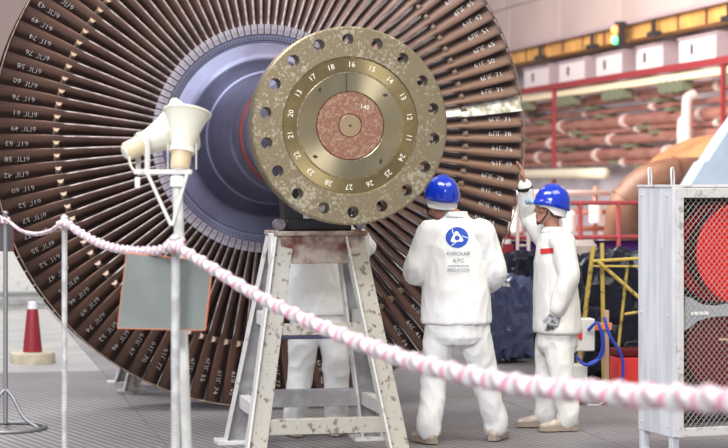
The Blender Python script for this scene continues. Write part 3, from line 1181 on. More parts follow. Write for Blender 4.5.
def person(label, loc, rz, sh, el, wr, hip, kn, an, hz, head_yaw=0.0, head_pitch=0.0, lean=0.0, cloth='cloth', shoe_m='shoe', sole_m='sole', hd=None, hands=None, seed=0.0, glove=None, foot_yaw=(0.15, -0.15), cap=True):
    """left = index 0, right = index 1; local +y is where the person faces"""
    t = thing('person', label, 'person', loc, rz)
    top = hz                      # shoulder height
    R = Matrix.Rotation(head_yaw, 4, 'Z') @ Matrix.Rotation(head_pitch, 4, 'X')
    R3 = R
    hc = V(hd) if hd else V((0, lean + 0.03, top + 0.215))
    # ---- body: one continuous mesh
    bm = bmesh.new()
    loft(bm, [(V((0, lean * f, z)), V((rx, 0, 0)), V((0, ry, 0))) for z, rx, ry, f in ((top - 0.64, 0.14, 0.10, 0), (top - 0.45, 0.15, 0.105, 0.1), (top - 0.2, 0.17, 0.11, 0.6), (top - 0.04, 0.17, 0.09, 0.9), (top + 0.03, 0.08, 0.07, 1.0))])
    limb(bm, [(V((0, lean - 0.005, top - 0.02)), 0.062), (V((0, lean + 0.005, top + 0.06)), 0.056), (hc + R3 @ V((0, -0.02, -0.07)), 0.056)])
    head(bm, hc, R)
    for k in (0, 1):
        limb(bm, [(sh[k], 0.055), (el[k], 0.042), (wr[k], 0.028)])
        limb(bm, [(hip[k], 0.085), (kn[k], 0.06), (an[k], 0.042)])
        limb(bm, [(an[k], 0.04), (V(an[k]) + V((0, 0.02, -0.045)), 0.033), (V(an[k]) + V((0, 0.12, -0.06)), 0.026)])
        d, pn, th, cu = hands[k]
        hand(bm, wr[k], d, pn, th, cu)
    body = fuse('body', bm, 'skin', t, 0.006, 2)
    # eyes
    for s in (-1, 1):
        bm = bmesh.new()
        ell(bm, hc + R @ V((s * 0.030, 0.084, 0.006)), (0.011, 0.009, 0.008), R)
        ey = obj('eye', bm, 'eye', body, True)
        bm = bmesh.new()
        ell(bm, hc + R @ V((s * 0.030, 0.091, 0.006)), (0.005, 0.004, 0.005), R)
        obj('pupil', bm, 'black', ey, True) if False else obj('pupil', bm, 'black', body, True)
        bm = bmesh.new()
        ell(bm, hc + R @ V((s * 0.032, 0.094, 0.030)), (0.020, 0.007, 0.005), R)
        obj('eyebrow', bm, 'hair', body, True)
    bm = bmesh.new()
    ell(bm, hc + R @ V((0, -0.022, 0.022)), (0.081, 0.094, 0.098), R)
    for v in bm.verts:
        q = R.inverted() @ (v.co - hc)
        if q.y > 0.03 and q.z < 0.06:
            q.z = 0.06 + 0.2 * (q.z - 0.06)
            q.y *= 0.9
        v.co = hc + R @ q
    obj('hair', bm, 'hair', body, True)
    # ---- jacket
    bm = bmesh.new()
    hem = top - 0.66
    loft(bm, [(V((0, lean * f, z)), V((rx, 0, 0)), V((0, ry, 0))) for z, rx, ry, f in (
        (hem, 0.238, 0.165, 0), (hem + 0.03, 0.240, 0.168, 0), (top - 0.45, 0.228, 0.160, 0.1), (top - 0.30, 0.215, 0.152, 0.35), (top - 0.15, 0.212, 0.140, 0.7), (top - 0.05, 0.195, 0.118, 0.9), (top + 0.02, 0.145, 0.095, 1.0), (top + 0.055, 0.095, 0.082, 1.0), (top + 0.085, 0.075, 0.078, 1.05))], 36)
    for k in (0, 1):
        limb(bm, [(V(sh[k]) * 0.8 + V((0, lean, top - 0.03)) * 0.2, 0.088), (sh[k], 0.092), ((V(sh[k]) + V(el[k])) / 2, 0.083), (el[k], 0.074), ((V(el[k]) + V(wr[k])) / 2, 0.068), (V(wr[k]) + (V(el[k]) - V(wr[k])).normalized() * 0.02, 0.052)])
    jk = fuse('jacket', bm, cloth, t, 0.008, 4, 0.013, 6.5, (1.5, 1.5, 0.6), seed)
    bm = bmesh.new()
    lathe(bm, [(0.0, 0.078), (0.02, 0.072), (0.040, 0.074), (0.041, 0.080), (0.02, 0.080), (0.0, 0.092)], 32, 'Z', Matrix.Translation((0, lean * 1.02, top + 0.06)), True)
    obj('collar', bm, cloth, jk, True)
    # ---- trousers
    bm = bmesh.new()
    loft(bm, [(V((0, 0, z)), V((rx, 0, 0)), V((0, ry, 0))) for z, rx, ry in ((hem + 0.12, 0.185, 0.13), (hem, 0.195, 0.140), (hem - 0.09, 0.195, 0.145), (hem - 0.14, 0.16, 0.12))], 30)
    for k in (0, 1):
        a = V(an[k])
        limb(bm, [(hip[k], 0.110), ((V(hip[k]) + V(kn[k])) / 2, 0.104), (kn[k], 0.087), ((V(kn[k]) + a) / 2, 0.084), (a + V((0, -0.005, 0.06)), 0.080), (a + V((0, 0, 0.0)), 0.078)], 18)
        bmesh.ops.delete
    tr = fuse('trousers', bm, cloth, t, 0.008, 4, 0.017, 6.0, (1.3, 1.3, 0.9), seed + 5)
    for k in (0, 1):
        a = V(an[k])
        shoe(t, (a.x, a.y, a.z - 0.085), foot_yaw[k], shoe_m, sole_m)
    hm = helmet(t, hc + R @ V((0, -0.008, 0.046)), R @ Matrix.Rotation(0.06, 4, 'X'))
    # chin strap
    for s in (-1, 1):
        bm = bmesh.new()
        pts = catmull([hc + R @ V(p) for p in ((s * 0.086, 0.045, 0.02), (s * 0.080, 0.050, -0.04), (s * 0.050, 0.068, -0.095), (0, 0.075, -0.121))], 5)
        tube(bm, pts, 0.0055, 8)
        obj('chin_strap', bm, 'black', hm, True)
    return t, jk, hc, R, body


# worker seen from behind, centre right
W1 = G(456, 147.0)
w1, jk1, hc1, R1, _ = person('person in white work suit and blue helmet, back to the camera, emblem on the back', W1, -0.02,
    [(-0.180, 0.0, 1.435), (0.185, 0.0, 1.435)], [(-0.285, -0.03, 1.175), (0.272, 0.0, 1.165)], [(-0.17, 0.20, 1.12), (0.235, 0.17, 1.06)],
    [(-0.095, 0.0, 0.86), (0.100, 0.0, 0.86)], [(-0.150, 0.04, 0.46), (0.195, 0.09, 0.46)], [(-0.185, -0.02, 0.10), (0.275, 0.16, 0.10)], 1.485,
    head_yaw=0.55, head_pitch=0.12, lean=0.03, hd=(-0.100, 0.075, 1.650), hands=[((0.3, 0.9, 0.2), (1, 0, -0.3), (0, 0.2, 1), 0.6), ((-0.4, 0.9, 0.1), (-1, 0, 0), (0, 0, 1), 0.6)], seed=1.0, foot_yaw=(0.5, -0.35), sole_m='sole')

# worker in profile, right, one arm raised
W2 = G(557, 139.0)
w2, jk2, hc2, R2, body2 = person('person in white work suit in profile, one arm raised to the rotor rim', W2, math.radians(97),
    [(-0.185, 0.0, 1.345), (0.175, 0.03, 1.36)], [(-0.255, -0.03, 1.12), (0.36, 0.12, 1.52)], [(-0.235, 0.055, 0.87), (0.27, 0.185, 1.775)],
    [(-0.09, 0.0, 0.84), (0.09, 0.0, 0.84)], [(-0.11, 0.0, 0.46), (0.11, 0.05, 0.46)], [(-0.12, -0.05, 0.10), (0.12, 0.06, 0.10)], 1.365,
    head_yaw=0.12, head_pitch=0.17, lean=0.03, cloth='cloth2', hd=(0.0, 0.050, 1.588), hands=[((0.1, 0.25, -1), (1, 0, 0), (0, 1, 0.2), 0.7), ((-0.15, 0.25, 1), (0, 1, -0.2), (-1, 0, 0), 0.25)], seed=4.0, foot_yaw=(0.1, -0.1))
bm = bmesh.new()
hand(bm, (-0.235, 0.055, 0.87), (0.1, 0.25, -1), (1, 0, 0), (0, 1, 0.2), 0.7, 1.22)
limb(bm, [((-0.235, 0.055, 0.87), 0.034), ((-0.238, 0.04, 0.91), 0.036)], 14, 3)
fuse('glove', bm, 'glove', w2, 0.004, 1)
bm = bmesh.new()
q = [V((0.27, 0.185, 1.775)) + (V((0.36, 0.12, 1.52)) - V((0.27, 0.185, 1.775))).normalized() * d for d in (0.02, 0.045)]
tube(bm, q, 0.058, 20)
obj('cuff_band', bm, 'black', w2, True, angle=0.6)
# safety glasses pushed up on the helmet peak
bm = bmesh.new()
for s in (-1, 1):
    ell(bm, hc2 + R2 @ V((s * 0.040, 0.164, 0.030)), (0.042, 0.018, 0.024), R2)
fuse('goggles', bm, 'lens', w2, 0.005, 2)

# worker behind the trestle
W3 = G(320, 143.0)
w3, jk3, hc3, R3_, _ = person('person in white work suit standing behind the trestle, head hidden by the flange', W3, 0.05,
    [(-0.185, 0.0, 1.47), (0.190, 0.0, 1.47)], [(-0.27, 0.03, 1.20), (0.315, -0.02, 1.33)], [(-0.16, 0.24, 1.20), (0.26, 0.22, 1.42)],
    [(-0.095, 0.0, 0.86), (0.095, 0.0, 0.86)], [(-0.135, 0.03, 0.46), (0.110, 0.03, 0.46)], [(-0.175, 0.0, 0.10), (0.115, 0.02, 0.10)], 1.52,
    head_yaw=0.2, lean=0.03, hands=[((0.3, 0.9, 0.2), (1, 0, 0), (0, 0, 1), 0.6), ((-0.2, 0.9, 0.3), (-1, 0, 0), (0, 0, 1), 0.5)], seed=8.0, foot_yaw=(0.3, -0.2), sole_m='sole')


# emblem and lettering draped on the back of worker 1
def bvh_of(o):
    b = bmesh.new()
    b.from_mesh(o.data)
    t = BVHTree.FromBMesh(b)
    b.free()
    return t


BV = bvh_of(jk1)


def drape(name, bm, m, parent, x0, z0, lift=0.004, dirv=V((0, 1, 0)), start=-1.0, bvh=None):
    for v in bm.verts:
        p = V((x0 + v.co.x, start, z0 + v.co.y))
        h = (bvh or BV).ray_cast(p, dirv)
        y = h[0].y if h[0] else 0.0
        v.co = V((p.x, y - lift, p.z))
    return obj(name, bm, m, parent)


def disc2d(rx, ry, n=48, k=6, r0=0.0, tilt=0.0):
    bm = bmesh.new()
    rings = []
    for i in range(k + 1):
        f = r0 + (1 - r0) * i / k
        rings.append([bm.verts.new((rx * f * math.cos(2 * PI * j / n), ry * f * math.sin(2 * PI * j / n), 0)) for j in range(n)])
    for a, b in zip(rings, rings[1:]):
        for j in range(n):
            bm.faces.new((a[j], a[(j + 1) % n], b[(j + 1) % n], b[j]))
    bmesh.ops.remove_doubles(bm, verts=bm.verts[:], dist=1e-5)
    return bm


EX, EZ = 0.005, 1.413
drape('emblem', disc2d(0.077, 0.069), 'logo_blue', jk1, EX, EZ, 0.004)


def band2d(poly, w, closed=True, sub=8):
    """a strip of width w along the polygon"""
    bm = bmesh.new()
    pts = []
    n = len(poly)
    for i in range(n if closed else n - 1):
        a, b = V(poly[i]), V(poly[(i + 1) % n])
        for k in range(sub):
            pts.append(a + (b - a) * k / sub)
    if not closed:
        pts.append(V(poly[-1]))
    m = len(pts)
    vs = []
    for i in range(m):
        if closed:
            t = pts[(i + 1) % m] - pts[i - 1]
        else:
            t = pts[min(i + 1, m - 1)] - pts[max(i - 1, 0)]
        t.normalize()
        nn = V((-t.y, t.x))
        vs.append((bm.verts.new((*(pts[i] + nn * w / 2), 0)), bm.verts.new((*(pts[i] - nn * w / 2), 0))))
    for i in range(m if closed else m - 1):
        a, b = vs[i], vs[(i + 1) % m]
        bm.faces.new((a[0], a[1], b[1], b[0]))
    return bm


tri = [(-0.052, -0.034), (-0.006, 0.054), (0.052, -0.028)]
rt = []
for i in range(3):
    a, b, c = V(tri[i - 1]), V(tri[i]), V(tri[(i + 1) % 3])
    for k in range(5):
        f = k / 4
        p = b + (a - b) * 0.22
        q = b + (c - b) * 0.22
        rt.append((p * (1 - f) + q * f) * 0.6 + b * 0.4 * (1 - abs(f - 0.5)) + (p * (1 - f) + q * f) * 0.4 * abs(f - 0.5))
bm = bmesh.new()
rv0 = None
for k in range(7):
    f = max(k / 6, 0.001)
    rv = [bm.verts.new((x * f, y * f, 0)) for x, y in rt]
    if rv0:
        for i in range(len(rv)):
            bm.faces.new((rv0[i], rv0[(i + 1) % len(rv)], rv[(i + 1) % len(rv)], rv[i]))
    rv0 = rv
drape('emblem_triangle', bm, 'logo_white', jk1, EX, EZ, 0.0065)
drape('emblem_core', disc2d(0.017, 0.016, 24, 2), 'logo_blue', jk1, EX, EZ - 0.003, 0.009)
for a0 in (0.3, 2.4, 4.5):
    pl = [(0.035 * math.cos(a0), 0.033 * math.sin(a0)), (0.055 * math.cos(a0 - 0.25), 0.050 * math.sin(a0 - 0.25)), (0.072 * math.cos(a0 - 0.35), 0.066 * math.sin(a0 - 0.35))]
    drape('emblem_line', band2d(pl, 0.005, False), 'logo_white', jk1, EX, EZ, 0.0055)


def drape_text(txt, size, x0, z0, m='logo_text'):
    me = text_bm(txt, size, 0.0)
    bm = bmesh.new()
    bm.from_mesh(me)
    drape('lettering', bm, m, jk1, x0, z0, 0.009)


drape_text('КУРСКАЯ', 0.034, 0.012, 1.302)
drape_text('АЭС', 0.036, 0.012, 1.256)
drape('divider_line', band2d([(-0.07, 0), (0.07, 0)], 0.004, False), 'logo_text', jk1, 0.012, 1.222, 0.005)
drape_text('РОСАТОМ', 0.029, 0.012, 1.192)
# chest patch of worker 2 (towards the camera: local -x)
B2 = bvh_of(jk2)
bm = bmesh.new()
N = 8
grid = {}
for i in range(N + 1):
    for j in range(N + 1):
        y = 0.055 + 0.10 * i / N
        z = 1.285 + 0.036 * j / N - 0.012 * i / N
        h = B2.ray_cast(V((-0.6, y + 0.12, z)), V((0.95, -0.25, 0)).normalized())
        p = h[0] if h[0] else V((-0.2, y, z))
        grid[i, j] = bm.verts.new(p + V((-0.005, 0.003, 0)))
for i in range(N):
    for j in range(N):
        bm.faces.new((grid[i, j], grid[i + 1, j], grid[i + 1, j + 1], grid[i, j + 1]))
obj('chest_patch', bm, 'patch_red', jk2)

# ------------------------------------------------------------------ loudspeaker pole
S0 = 214.0
SP = G(181.5, S0)
t = thing('loudspeaker_pole', 'cream painted pole with bracket holding two horn loudspeakers', 'pole', SP, 0.0)
ztop = P(178, 172, S0).z
bm = bmesh.new()
tube(bm, [V((0.045, 0, 0.01)), V((-0.022, 0, ztop))], 0.024, 16)
obj('pole', bm, 'pole', t, True, angle=0.8)
bm = bmesh.new()
box(bm, (0.045, 0.28, 0.02), (0.09, 0.52, 0.03), None, 0.005)
box(bm, (0.045, 0.5, 0.02), (0.5, 0.09, 0.03), None, 0.005)
tube(bm, [V((0.045, 0, 0.03)), V((0.044, 0, 0.10))], 0.032, 16)
obj('base', bm, 'pole', t, True, angle=0.5)
boxes('bracket_bar', [((-0.085, -0.01, ztop + 0.0), (0.27, 0.045, 0.022))], 'stand_white', t)
boxes('bracket_bar', [((-0.195, 0.08, ztop), (0.05, 0.22, 0.02))], 'stand_white', t)
bm = bmesh.new()
beam(bm, (-0.155, -0.03, ztop - 0.01), (-0.045, -0.03, ztop - 0.25), 0.016, 0.012)
obj('brace', bm, 'stand_white', t)
bm = bmesh.new()
beam(bm, (0.028, -0.03, ztop - 0.01), (-0.040, -0.03, ztop - 0.25), 0.016, 0.012)
obj('brace', bm, 'stand_white', t)
boxes('clamp', [((-0.018, -0.01, ztop - 0.045), (0.062, 0.062, 0.05))], 'stand_white', t)


def horn(label, base, d, ln, mouth, bracket_z):
    d = V(d).normalized()
    t = thing('horn_loudspeaker', label, 'loudspeaker', base, 0, 'horn loudspeakers on the pole')
    rot = d.to_track_quat('Z', 'Y').to_matrix().to_4x4()
    bm = bmesh.new()
    prof = []
    for i in range(15):
        f = i / 14
        prof.append((0.085 + (ln - 0.085) * f, 0.050 + (mouth - 0.050) * (0.55 * f + 0.45 * f ** 2.6)))
    prof += [(ln + 0.004, mouth + 0.006), (ln + 0.010, mouth + 0.004), (ln + 0.006, mouth - 0.003)]
    inner = [(a - 0.002 + 0.004, max(r - 0.004, 0.01)) for a, r in prof[:15]][::-1]
    lathe(bm, prof + inner, 40, 'Z', rot, True)
    obj('bell', bm, 'horn', t, True, angle=0.9)
    bm = bmesh.new()
    lathe(bm, [(-0.01, 0.0), (-0.01, 0.040), (0.0, 0.045), (0.075, 0.048)], 28, 'Z', rot)
    obj('driver', bm, 'driver', t, True, angle=0.6)
    bm = bmesh.new()
    lathe(bm, [(0.072, 0.046), (0.072, 0.060), (0.095, 0.060), (0.095, 0.046)], 28, 'Z', rot, True)
    obj('clamp_ring', bm, 'horn', t, True, angle=0.6)
    bm = bmesh.new()
    lathe(bm, [(-0.018, 0.0), (-0.018, 0.030), (-0.010, 0.034), (-0.010, 0.0)], 24, 'Z', rot)
    obj('end_cap', bm, 'horn', t, True, angle=0.6)
    c = rot @ V((0, 0, 0.085))
    for s in (-1, 1):
        bm = bmesh.new()
        side = V((d.y, -d.x, 0)).normalized() if abs(d.z) < 0.95 else V((1, 0, 0))
        if abs(d.z) > 0.6:
            side = V((1, 0, 0))
        a = c + side * 0.066 * s
        beam(bm, a + V((0, 0, 0.035)), V((a.x, a.y, bracket_z - base.z)), 0.026, 0.006, side)
        obj('bracket_arm', bm, 'stand_white', t)
    return t


bz = ztop + 0.011
pb = P(181, 168, S0)
horn('cream horn loudspeaker on the pole with its mouth turned upwards', V((pb.x - 0.005, SP.y - 0.005, bz + 0.010)), (0.10, 0.28, 0.94), 0.265, 0.110, bz)
pa = P(124, 151, S0)
horn('cream horn loudspeaker with tan driver pointing right behind the upturned one', V((pa.x, SP.y + 0.13, pa.z)), (0.84, 0.40, 0.42), 0.31, 0.135, bz)
# cable and tag
bm = bmesh.new()
pts = catmull([P(129, 157, S0), P(131, 166, S0), P(137, 173, S0), P(146, 174, S0), P(160, 173, S0)], 6)
tube(bm, pts, 0.006, 8)
tag(obj('speaker_cable', bm, 'horn', None, True), 'thin cable looping from the tan loudspeaker driver to the bracket', 'cable')
bm = bmesh.new()
box(bm, P(137.5, 182.5, S0), (0.024, 0.006, 0.05), None, 0.002)
tube(bm, [P(137.5, 177, S0), P(139.5, 173.5, S0)], 0.002, 6)
tag(obj('cable_tag', bm, 'cap'), 'small white tag hanging from the loudspeaker cable', 'tag')


# ------------------------------------------------------------------ barrier posts, tape, signs
def barrier_post(label, px, s, top_py, r=0.0185, m='post', knob=True):
    base = G(px, s)
    H = P(px, top_py, s).z
    t = thing('barrier_post', label, 'post', base, 0.0, 'barrier posts carrying the tape')
    bm = bmesh.new()
    tube(bm, [V((0, 0, 0.05)), V((0, 0, H))], r, 16)
    obj('pole', bm, m, t, True, angle=0.8)
    bm = bmesh.new()
    tube(bm, ring_pts((0, 0, 0.022), 0.285, 40), 0.014, 10, closed=True)
    obj('base_ring', bm, m, t, True)
    for k in range(3):
        a = 0.35 + 2 * PI * k / 3
        bm = bmesh.new()
        tube(bm, catmull([V((0, 0, 0.30)), V((0.06 * math.cos(-a), 0.06 * math.sin(-a), 0.24)), V((0.15 * math.cos(-a), 0.15 * math.sin(-a), 0.10)), V((0.275 * math.cos(-a), 0.275 * math.sin(-a), 0.025))], 4), 0.013, 10)
        obj('leg', bm, m, t, True)
    if knob:
        bm = bmesh.new()
        lathe(bm, [(H - 0.005, r + 0.004), (H + 0.012, r + 0.006), (H + 0.022, r * 0.6), (H + 0.024, 0)], 16, 'Z')
        obj('cap', bm, m, t, True)
        bm = bmesh.new()
        tube(bm, ring_pts((0, -r - 0.01, H - 0.03), 0.018, 16, V((0, 1, 0)), V((0, 0, 1))), 0.004, 6, closed=True)
        obj('tape_eye', bm, m, t, True)
    return t


barrier_post('dark steel barrier post with ring foot at the left frame edge', 5.5, 139, 214, 0.017, 'post_dark')
barrier_post('slim white barrier post in front of the rotor rim', 64.5, 187, 219, 0.0150)
barrier_post('thick white barrier post holding the large sign board', 175.5, 222, 240, 0.020)
barrier_post('barrier post beyond the right frame edge at the tape end', 840, 478, 380, 0.02)

way = [(-40, 208, 130), (-15, 212, 135), (5, 219, 139.5), (20, 230, 149), (35, 234, 162), (50, 231, 175), (64.5, 223, 189), (78, 231, 193), (95, 241, 198), (115, 248, 205), (140, 251, 214), (160, 250, 221), (175.5, 246, 226), (190, 254, 229),
       (212, 268, 234), (250, 291, 243), (290, 312, 254), (330, 330, 265), (364, 344, 276), (405, 359, 290), (446, 370, 306), (500, 381, 328), (546, 388, 347), (600, 392, 370), (640, 395, 388), (690, 397.5, 410), (728, 399, 430), (790, 400, 462), (838, 398, 480)]
cp = catmull([P(*q) for q in way], 24)
bm = bmesh.new()
uvl = bm.loops.layers.uv.new('UVMap')
n = 12
ref = V((0, 0, 1))
rings, us = [], []
L_ = 0.0
u = 0.0
for i, p in enumerate(cp):
    t_ = (cp[min(i + 1, len(cp) - 1)] - cp[max(i - 1, 0)]).normalized()
    x = (ref - t_ * ref.dot(t_)).normalized()
    y = t_.cross(x)
    f = i / (len(cp) - 1)
    if i:
        dl = (p - cp[i - 1]).length
        per = 0.045 + 0.045 * min(1, max(0, (f - 0.42) / 0.3)) ** 0.8
        u += dl / per
        L_ += dl
    tw = u * 2 * PI * 0.25
    a1 = 0.024 + 0.012 * min(1, max(0, (f - 0.4) / 0.3))
    b1 = 0.015 + 0.012 * min(1, max(0, (f - 0.4) / 0.3))
    if 0.05 < f < 0.2:
        a1, b1 = 0.015, 0.010
    ring = []
    for j in range(n):
        an = 2 * PI * j / n
        X, Y = a1 * math.cos(an), b1 * math.sin(an) * (1 + 0.12 * math.sin(3 * an + u * 5))
        ring.append(bm.verts.new(p + x * (X * math.cos(tw) - Y * math.sin(tw)) + y * (X * math.sin(tw) + Y * math.cos(tw))))
    rings.append(ring)
    us.append(u)
for i in range(len(rings) - 1):
    for j in range(n):
        fc = bm.faces.new((rings[i][j], rings[i][(j + 1) % n], rings[i + 1][(j + 1) % n], rings[i + 1][j]))
        for lp, (uu, jj) in zip(fc.loops, ((us[i], j), (us[i], j + 1), (us[i + 1], j + 1), (us[i + 1], j))):
            # slanted stripes: the colour bands wind around the twisted tape
            lp[uvl].uv = (uu + 0.5 * abs((jj / n) - 0.5), jj / n)
tp = thing('barrier_tape', 'twisted red and white barrier tape slung between the posts', 'tape', cp[0], 0)
for v in bm.verts:
    v.co -= cp[0]
obj('tape', bm, 'tape', tp, True)
for c, rr, k in ((P(175.5, 246, 222), 0.034, 3), (P(64.5, 223, 187), 0.021, 2), (P(5.5, 219, 139), 0.024, 2)):
    for q in range(k):
        bm = bmesh.new()
        uvl = bm.loops.layers.uv.new('UVMap')
        pts = ring_pts(c + V((0, 0, (q - 1) * 0.018)), rr, 24, V((1, 0, 0.15 * (q - 1))), V((0, 1, 0.2)))
        tube(bm, pts, 0.013, 8, closed=True)
        for f in bm.faces:
            for lp in f.loops:
                d = lp.vert.co - c
                lp[uvl].uv = (math.atan2(d.y, d.x) * 0.8, 0)
        for v in bm.verts:
            v.co -= cp[0]
        obj('knot_turn', bm, 'tape', tp, True)


def sign(label, quad, m, edge_m, yoff=0.0):
    """a thin board given by its four corners (world), with a coloured edge strip"""
    q = [V(p) for p in quad]
    c = sum(q, V()) / 4
    t = thing('sign_board', label, 'sign', V((c.x, c.y, min(p.z for p in q))), 0.0, 'signs hung from the barrier tape')
    org = t.location
    nrm = (q[1] - q[0]).cross(q[3] - q[0]).normalized()
    bm = bmesh.new()
    vs = [bm.verts.new(p - org) for p in q]
    f = bm.faces.new(vs)
    ex = bmesh.ops.extrude_face_region(bm, geom=[f])
    for v in ex['geom']:
        if isinstance(v, bmesh.types.BMVert):
            v.co += nrm * 0.004
    obj('board', bm, m, t)
    for a, b in ((0, 1), (1, 2), (2, 3), (3, 0)):
        bm = bmesh.new()
        beam(bm, q[a] - org, q[b] - org, 0.007, 0.008, nrm, 0.002)
        obj('edge_strip', bm, edge_m, t)
    return t


sign('grey green sign board with orange edge seen from behind, hung on thick post', [P(118, 328, 217), P(205, 330, 221), P(212.5, 262, 221), P(127, 253, 217)], 'sign', 'orange')
sign('dark sign board with red edge at the left frame edge', [P(-14, 251, 137), P(13.5, 251, 137.5), P(13.5, 224, 137.5), P(-14, 224, 137)], 'sign_dark', 'bollard')

# ------------------------------------------------------------------ red post on a round base, far left
t = thing('red_bollard', 'red tapered bollard on a pale round base behind the slim post', 'bollard', G(32.5, 101), 0)
bm = bmesh.new()
lathe(bm, [(0, 0.222), (0.095, 0.222), (0.11, 0.21), (0.11, 0)], 40, 'Z')
obj('base', bm, 'base_wood', t, True, angle=0.5)
bm = bmesh.new()
lathe(bm, [(0.11, 0.095), (0.12, 0.095), (0.52, 0.055), (0.535, 0.05), (0.535, 0)], 28, 'Z')
obj('cone', bm, 'bollard', t, True, angle=0.5)
bm = bmesh.new()
lathe(bm, [(0.53, 0.05), (0.60, 0.042), (0.61, 0.0)], 28, 'Z')
obj('tip', bm, 'cap', t, True, angle=0.5)
# far parapet on the left
t = thing('low_parapet', 'low white parapet with dark rail far behind the rotor', 'parapet', G(10, 70), TH)
boxes('wall_block', [((0, 0, 0.42), (9, 0.5, 0.84))], 'stand_white', t, 0.01)
boxes('dark_rail', [((0, -0.28, 0.10), (9, 0.08, 0.07))], 'stand_grey', t)
boxes('dark_rail', [((0, -0.28, 0.22), (9, 0.08, 0.04))], 'post_dark', t)

# ------------------------------------------------------------------ cabinet with mesh door
CA = math.radians(20)
C0 = V(((672 - 364) / 160.0, 12.5, 0))
cab = thing('mesh_cabinet', 'white metal cabinet with wire mesh door at the right edge', 'cabinet', C0, CA)
CW, CDp, Z0, Z1 = 1.02, 0.45, 0.19, 1.752
boxes('side_panel', [((0.012, CDp / 2, (Z0 + Z1) / 2), (0.024, CDp, Z1 - Z0))], 'cab', cab)
boxes('side_panel', [((CW - 0.012, CDp / 2, (Z0 + Z1) / 2), (0.024, CDp, Z1 - Z0))], 'cab', cab)
boxes('back_panel', [((CW / 2, CDp - 0.01, (Z0 + Z1) / 2), (CW - 0.05, 0.02, Z1 - Z0))], 'inside', cab)
boxes('top_panel', [((CW / 2, CDp / 2, Z1 + 0.008), (CW + 0.012, CDp + 0.012, 0.018))], 'cab_frame', cab)
boxes('bottom_panel', [((CW / 2, CDp / 2, Z0 + 0.01), (CW - 0.05, CDp - 0.02, 0.02))], 'cab', cab)
boxes('corner_trim', [((0.012, -0.004, (Z0 + Z1) / 2), (0.03, 0.02, Z1 - Z0))], 'cab', cab)
for x, y in ((0.03, 0.03), (CW - 0.03, 0.03), (0.03, CDp - 0.03), (CW - 0.03, CDp - 0.03)):
    boxes('leg', [((x, y, Z0 / 2 + 0.02), (0.05, 0.05, Z0 + 0.04))], 'cab', cab)
boxes('foot_rail', [((0.03, CDp / 2, 0.05), (0.02, CDp - 0.1, 0.06))], 'cab', cab)
door = boxes('door_frame', [((0.045, -0.02, (Z0 + Z1) / 2), (0.042, 0.028, Z1 - Z0)), ((CW - 0.03, -0.02, (Z0 + Z1) / 2), (0.05, 0.028, Z1 - Z0)), ((CW / 2 + 0.02, -0.02, Z1 - 0.034), (CW - 0.08, 0.028, 0.062)), ((CW / 2 + 0.02, -0.02, Z0 + 0.03), (CW - 0.08, 0.028, 0.056))], 'cab_frame', cab)
bm = bmesh.new()
xa, xb, za, zb = 0.065, CW - 0.055, Z0 + 0.055, Z1 - 0.062
st = 0.037
hgt = zb - za
for sgn in (1, -1):
    kk = int((xb - xa + hgt / 1.15) / st) + 2
    for i in range(-1, kk):
        # wire lines x = c +- z/1.15 clipped to the opening
        c = (xa - hgt / 1.15 + i * st) if sgn > 0 else (xa + i * st)
        pts = []
        for z in (0, hgt):
            pts.append((c + sgn * z / 1.15, z))
        (x0, z0), (x1, z1) = pts
        ts = [0.0, 1.0]
        dx = x1 - x0
        tl, th_ = (xa - x0) / dx, (xb - x0) / dx
        lo_, hi_ = max(0, min(tl, th_)), min(1, max(tl, th_))
        if hi_ - lo_ < 0.002:
            continue
        p = V((x0 + dx * lo_, -0.02 + sgn * 0.0015, za + hgt * lo_))
        q = V((x0 + dx * hi_, -0.02 + sgn * 0.0015, za + hgt * hi_))
        tube(bm, [p, q], 0.0014, 4, False)
w_ = obj('wire_mesh', bm, 'wire', door)
w_['kind'] = 'stuff'
for z in (0.5, 1.15, 1.55):
    boxes('hinge', [((0.026, -0.030, z), (0.014, 0.02, 0.07))], 'cab_frame', door)
for y in (0.06, 0.36):
    bm = bmesh.new()
    a = V((0.03, y, Z1 + 0.012))
    pts = catmull([a, a + V((0, 0.004, 0.06)), a + V((0.008, 0.02, 0.105)), a + V((0.03, 0.036, 0.108)), a + V((0.04, 0.04, 0.06)), a + V((0.04, 0.042, 0))], 5)
    tube(bm, pts, 0.006, 8)
    obj('lifting_loop', bm, 'cab', cab, True)
for y, z in ((0.40, 1.70), (0.06, 1.70), (0.40, 0.95), (0.05, 0.95), (0.40, 0.25), (0.05, 0.25)):
    bm = bmesh.new()
    box(bm, (-0.003, y, z), (0.010, 0.016, 0.016), None, 0.002)
    obj('rivet', bm, 'cab_frame', cab)


def reel(label, cz, cx, r, m, mh):
    c = C0 + Matrix.Rotation(CA, 3, 'Z') @ V((cx, 0.20, 0))
    t = thing('hose_reel', label, 'reel', V((c.x, c.y, Z0)), CA, 'red reels in the mesh cabinet')
    for y in (-0.14, 0.14):
        bm = bmesh.new()
        lathe(bm, [(-0.008, 0.0), (-0.008, r - 0.006), (-0.004, r), (0.004, r), (0.008, r - 0.006), (0.012, r - 0.05), (0.012, 0.06), (0.02, 0.05), (0.02, 0)], 56, '-Y', Matrix.Translation((0, y, cz - Z0)))
        obj('side_disc', bm, m, t, True, angle=0.5)
    bm = bmesh.new()
    lathe(bm, [(-0.13, 0.0), (-0.13, r * 0.8), (0.13, r * 0.8), (0.13, 0.0)], 40, '-Y', Matrix.Translation((0, 0, cz - Z0)))
    obj('hose_coil', bm, mh, t, True, angle=0.5)
    bm = bmesh.new()
    lathe(bm, [(-0.228, 0.04), (-0.12, 0.04)], 16, '-Y', Matrix.Translation((0, 0, cz - Z0)))
    obj('axle', bm, 'inside', t, True, angle=0.6)
    return t


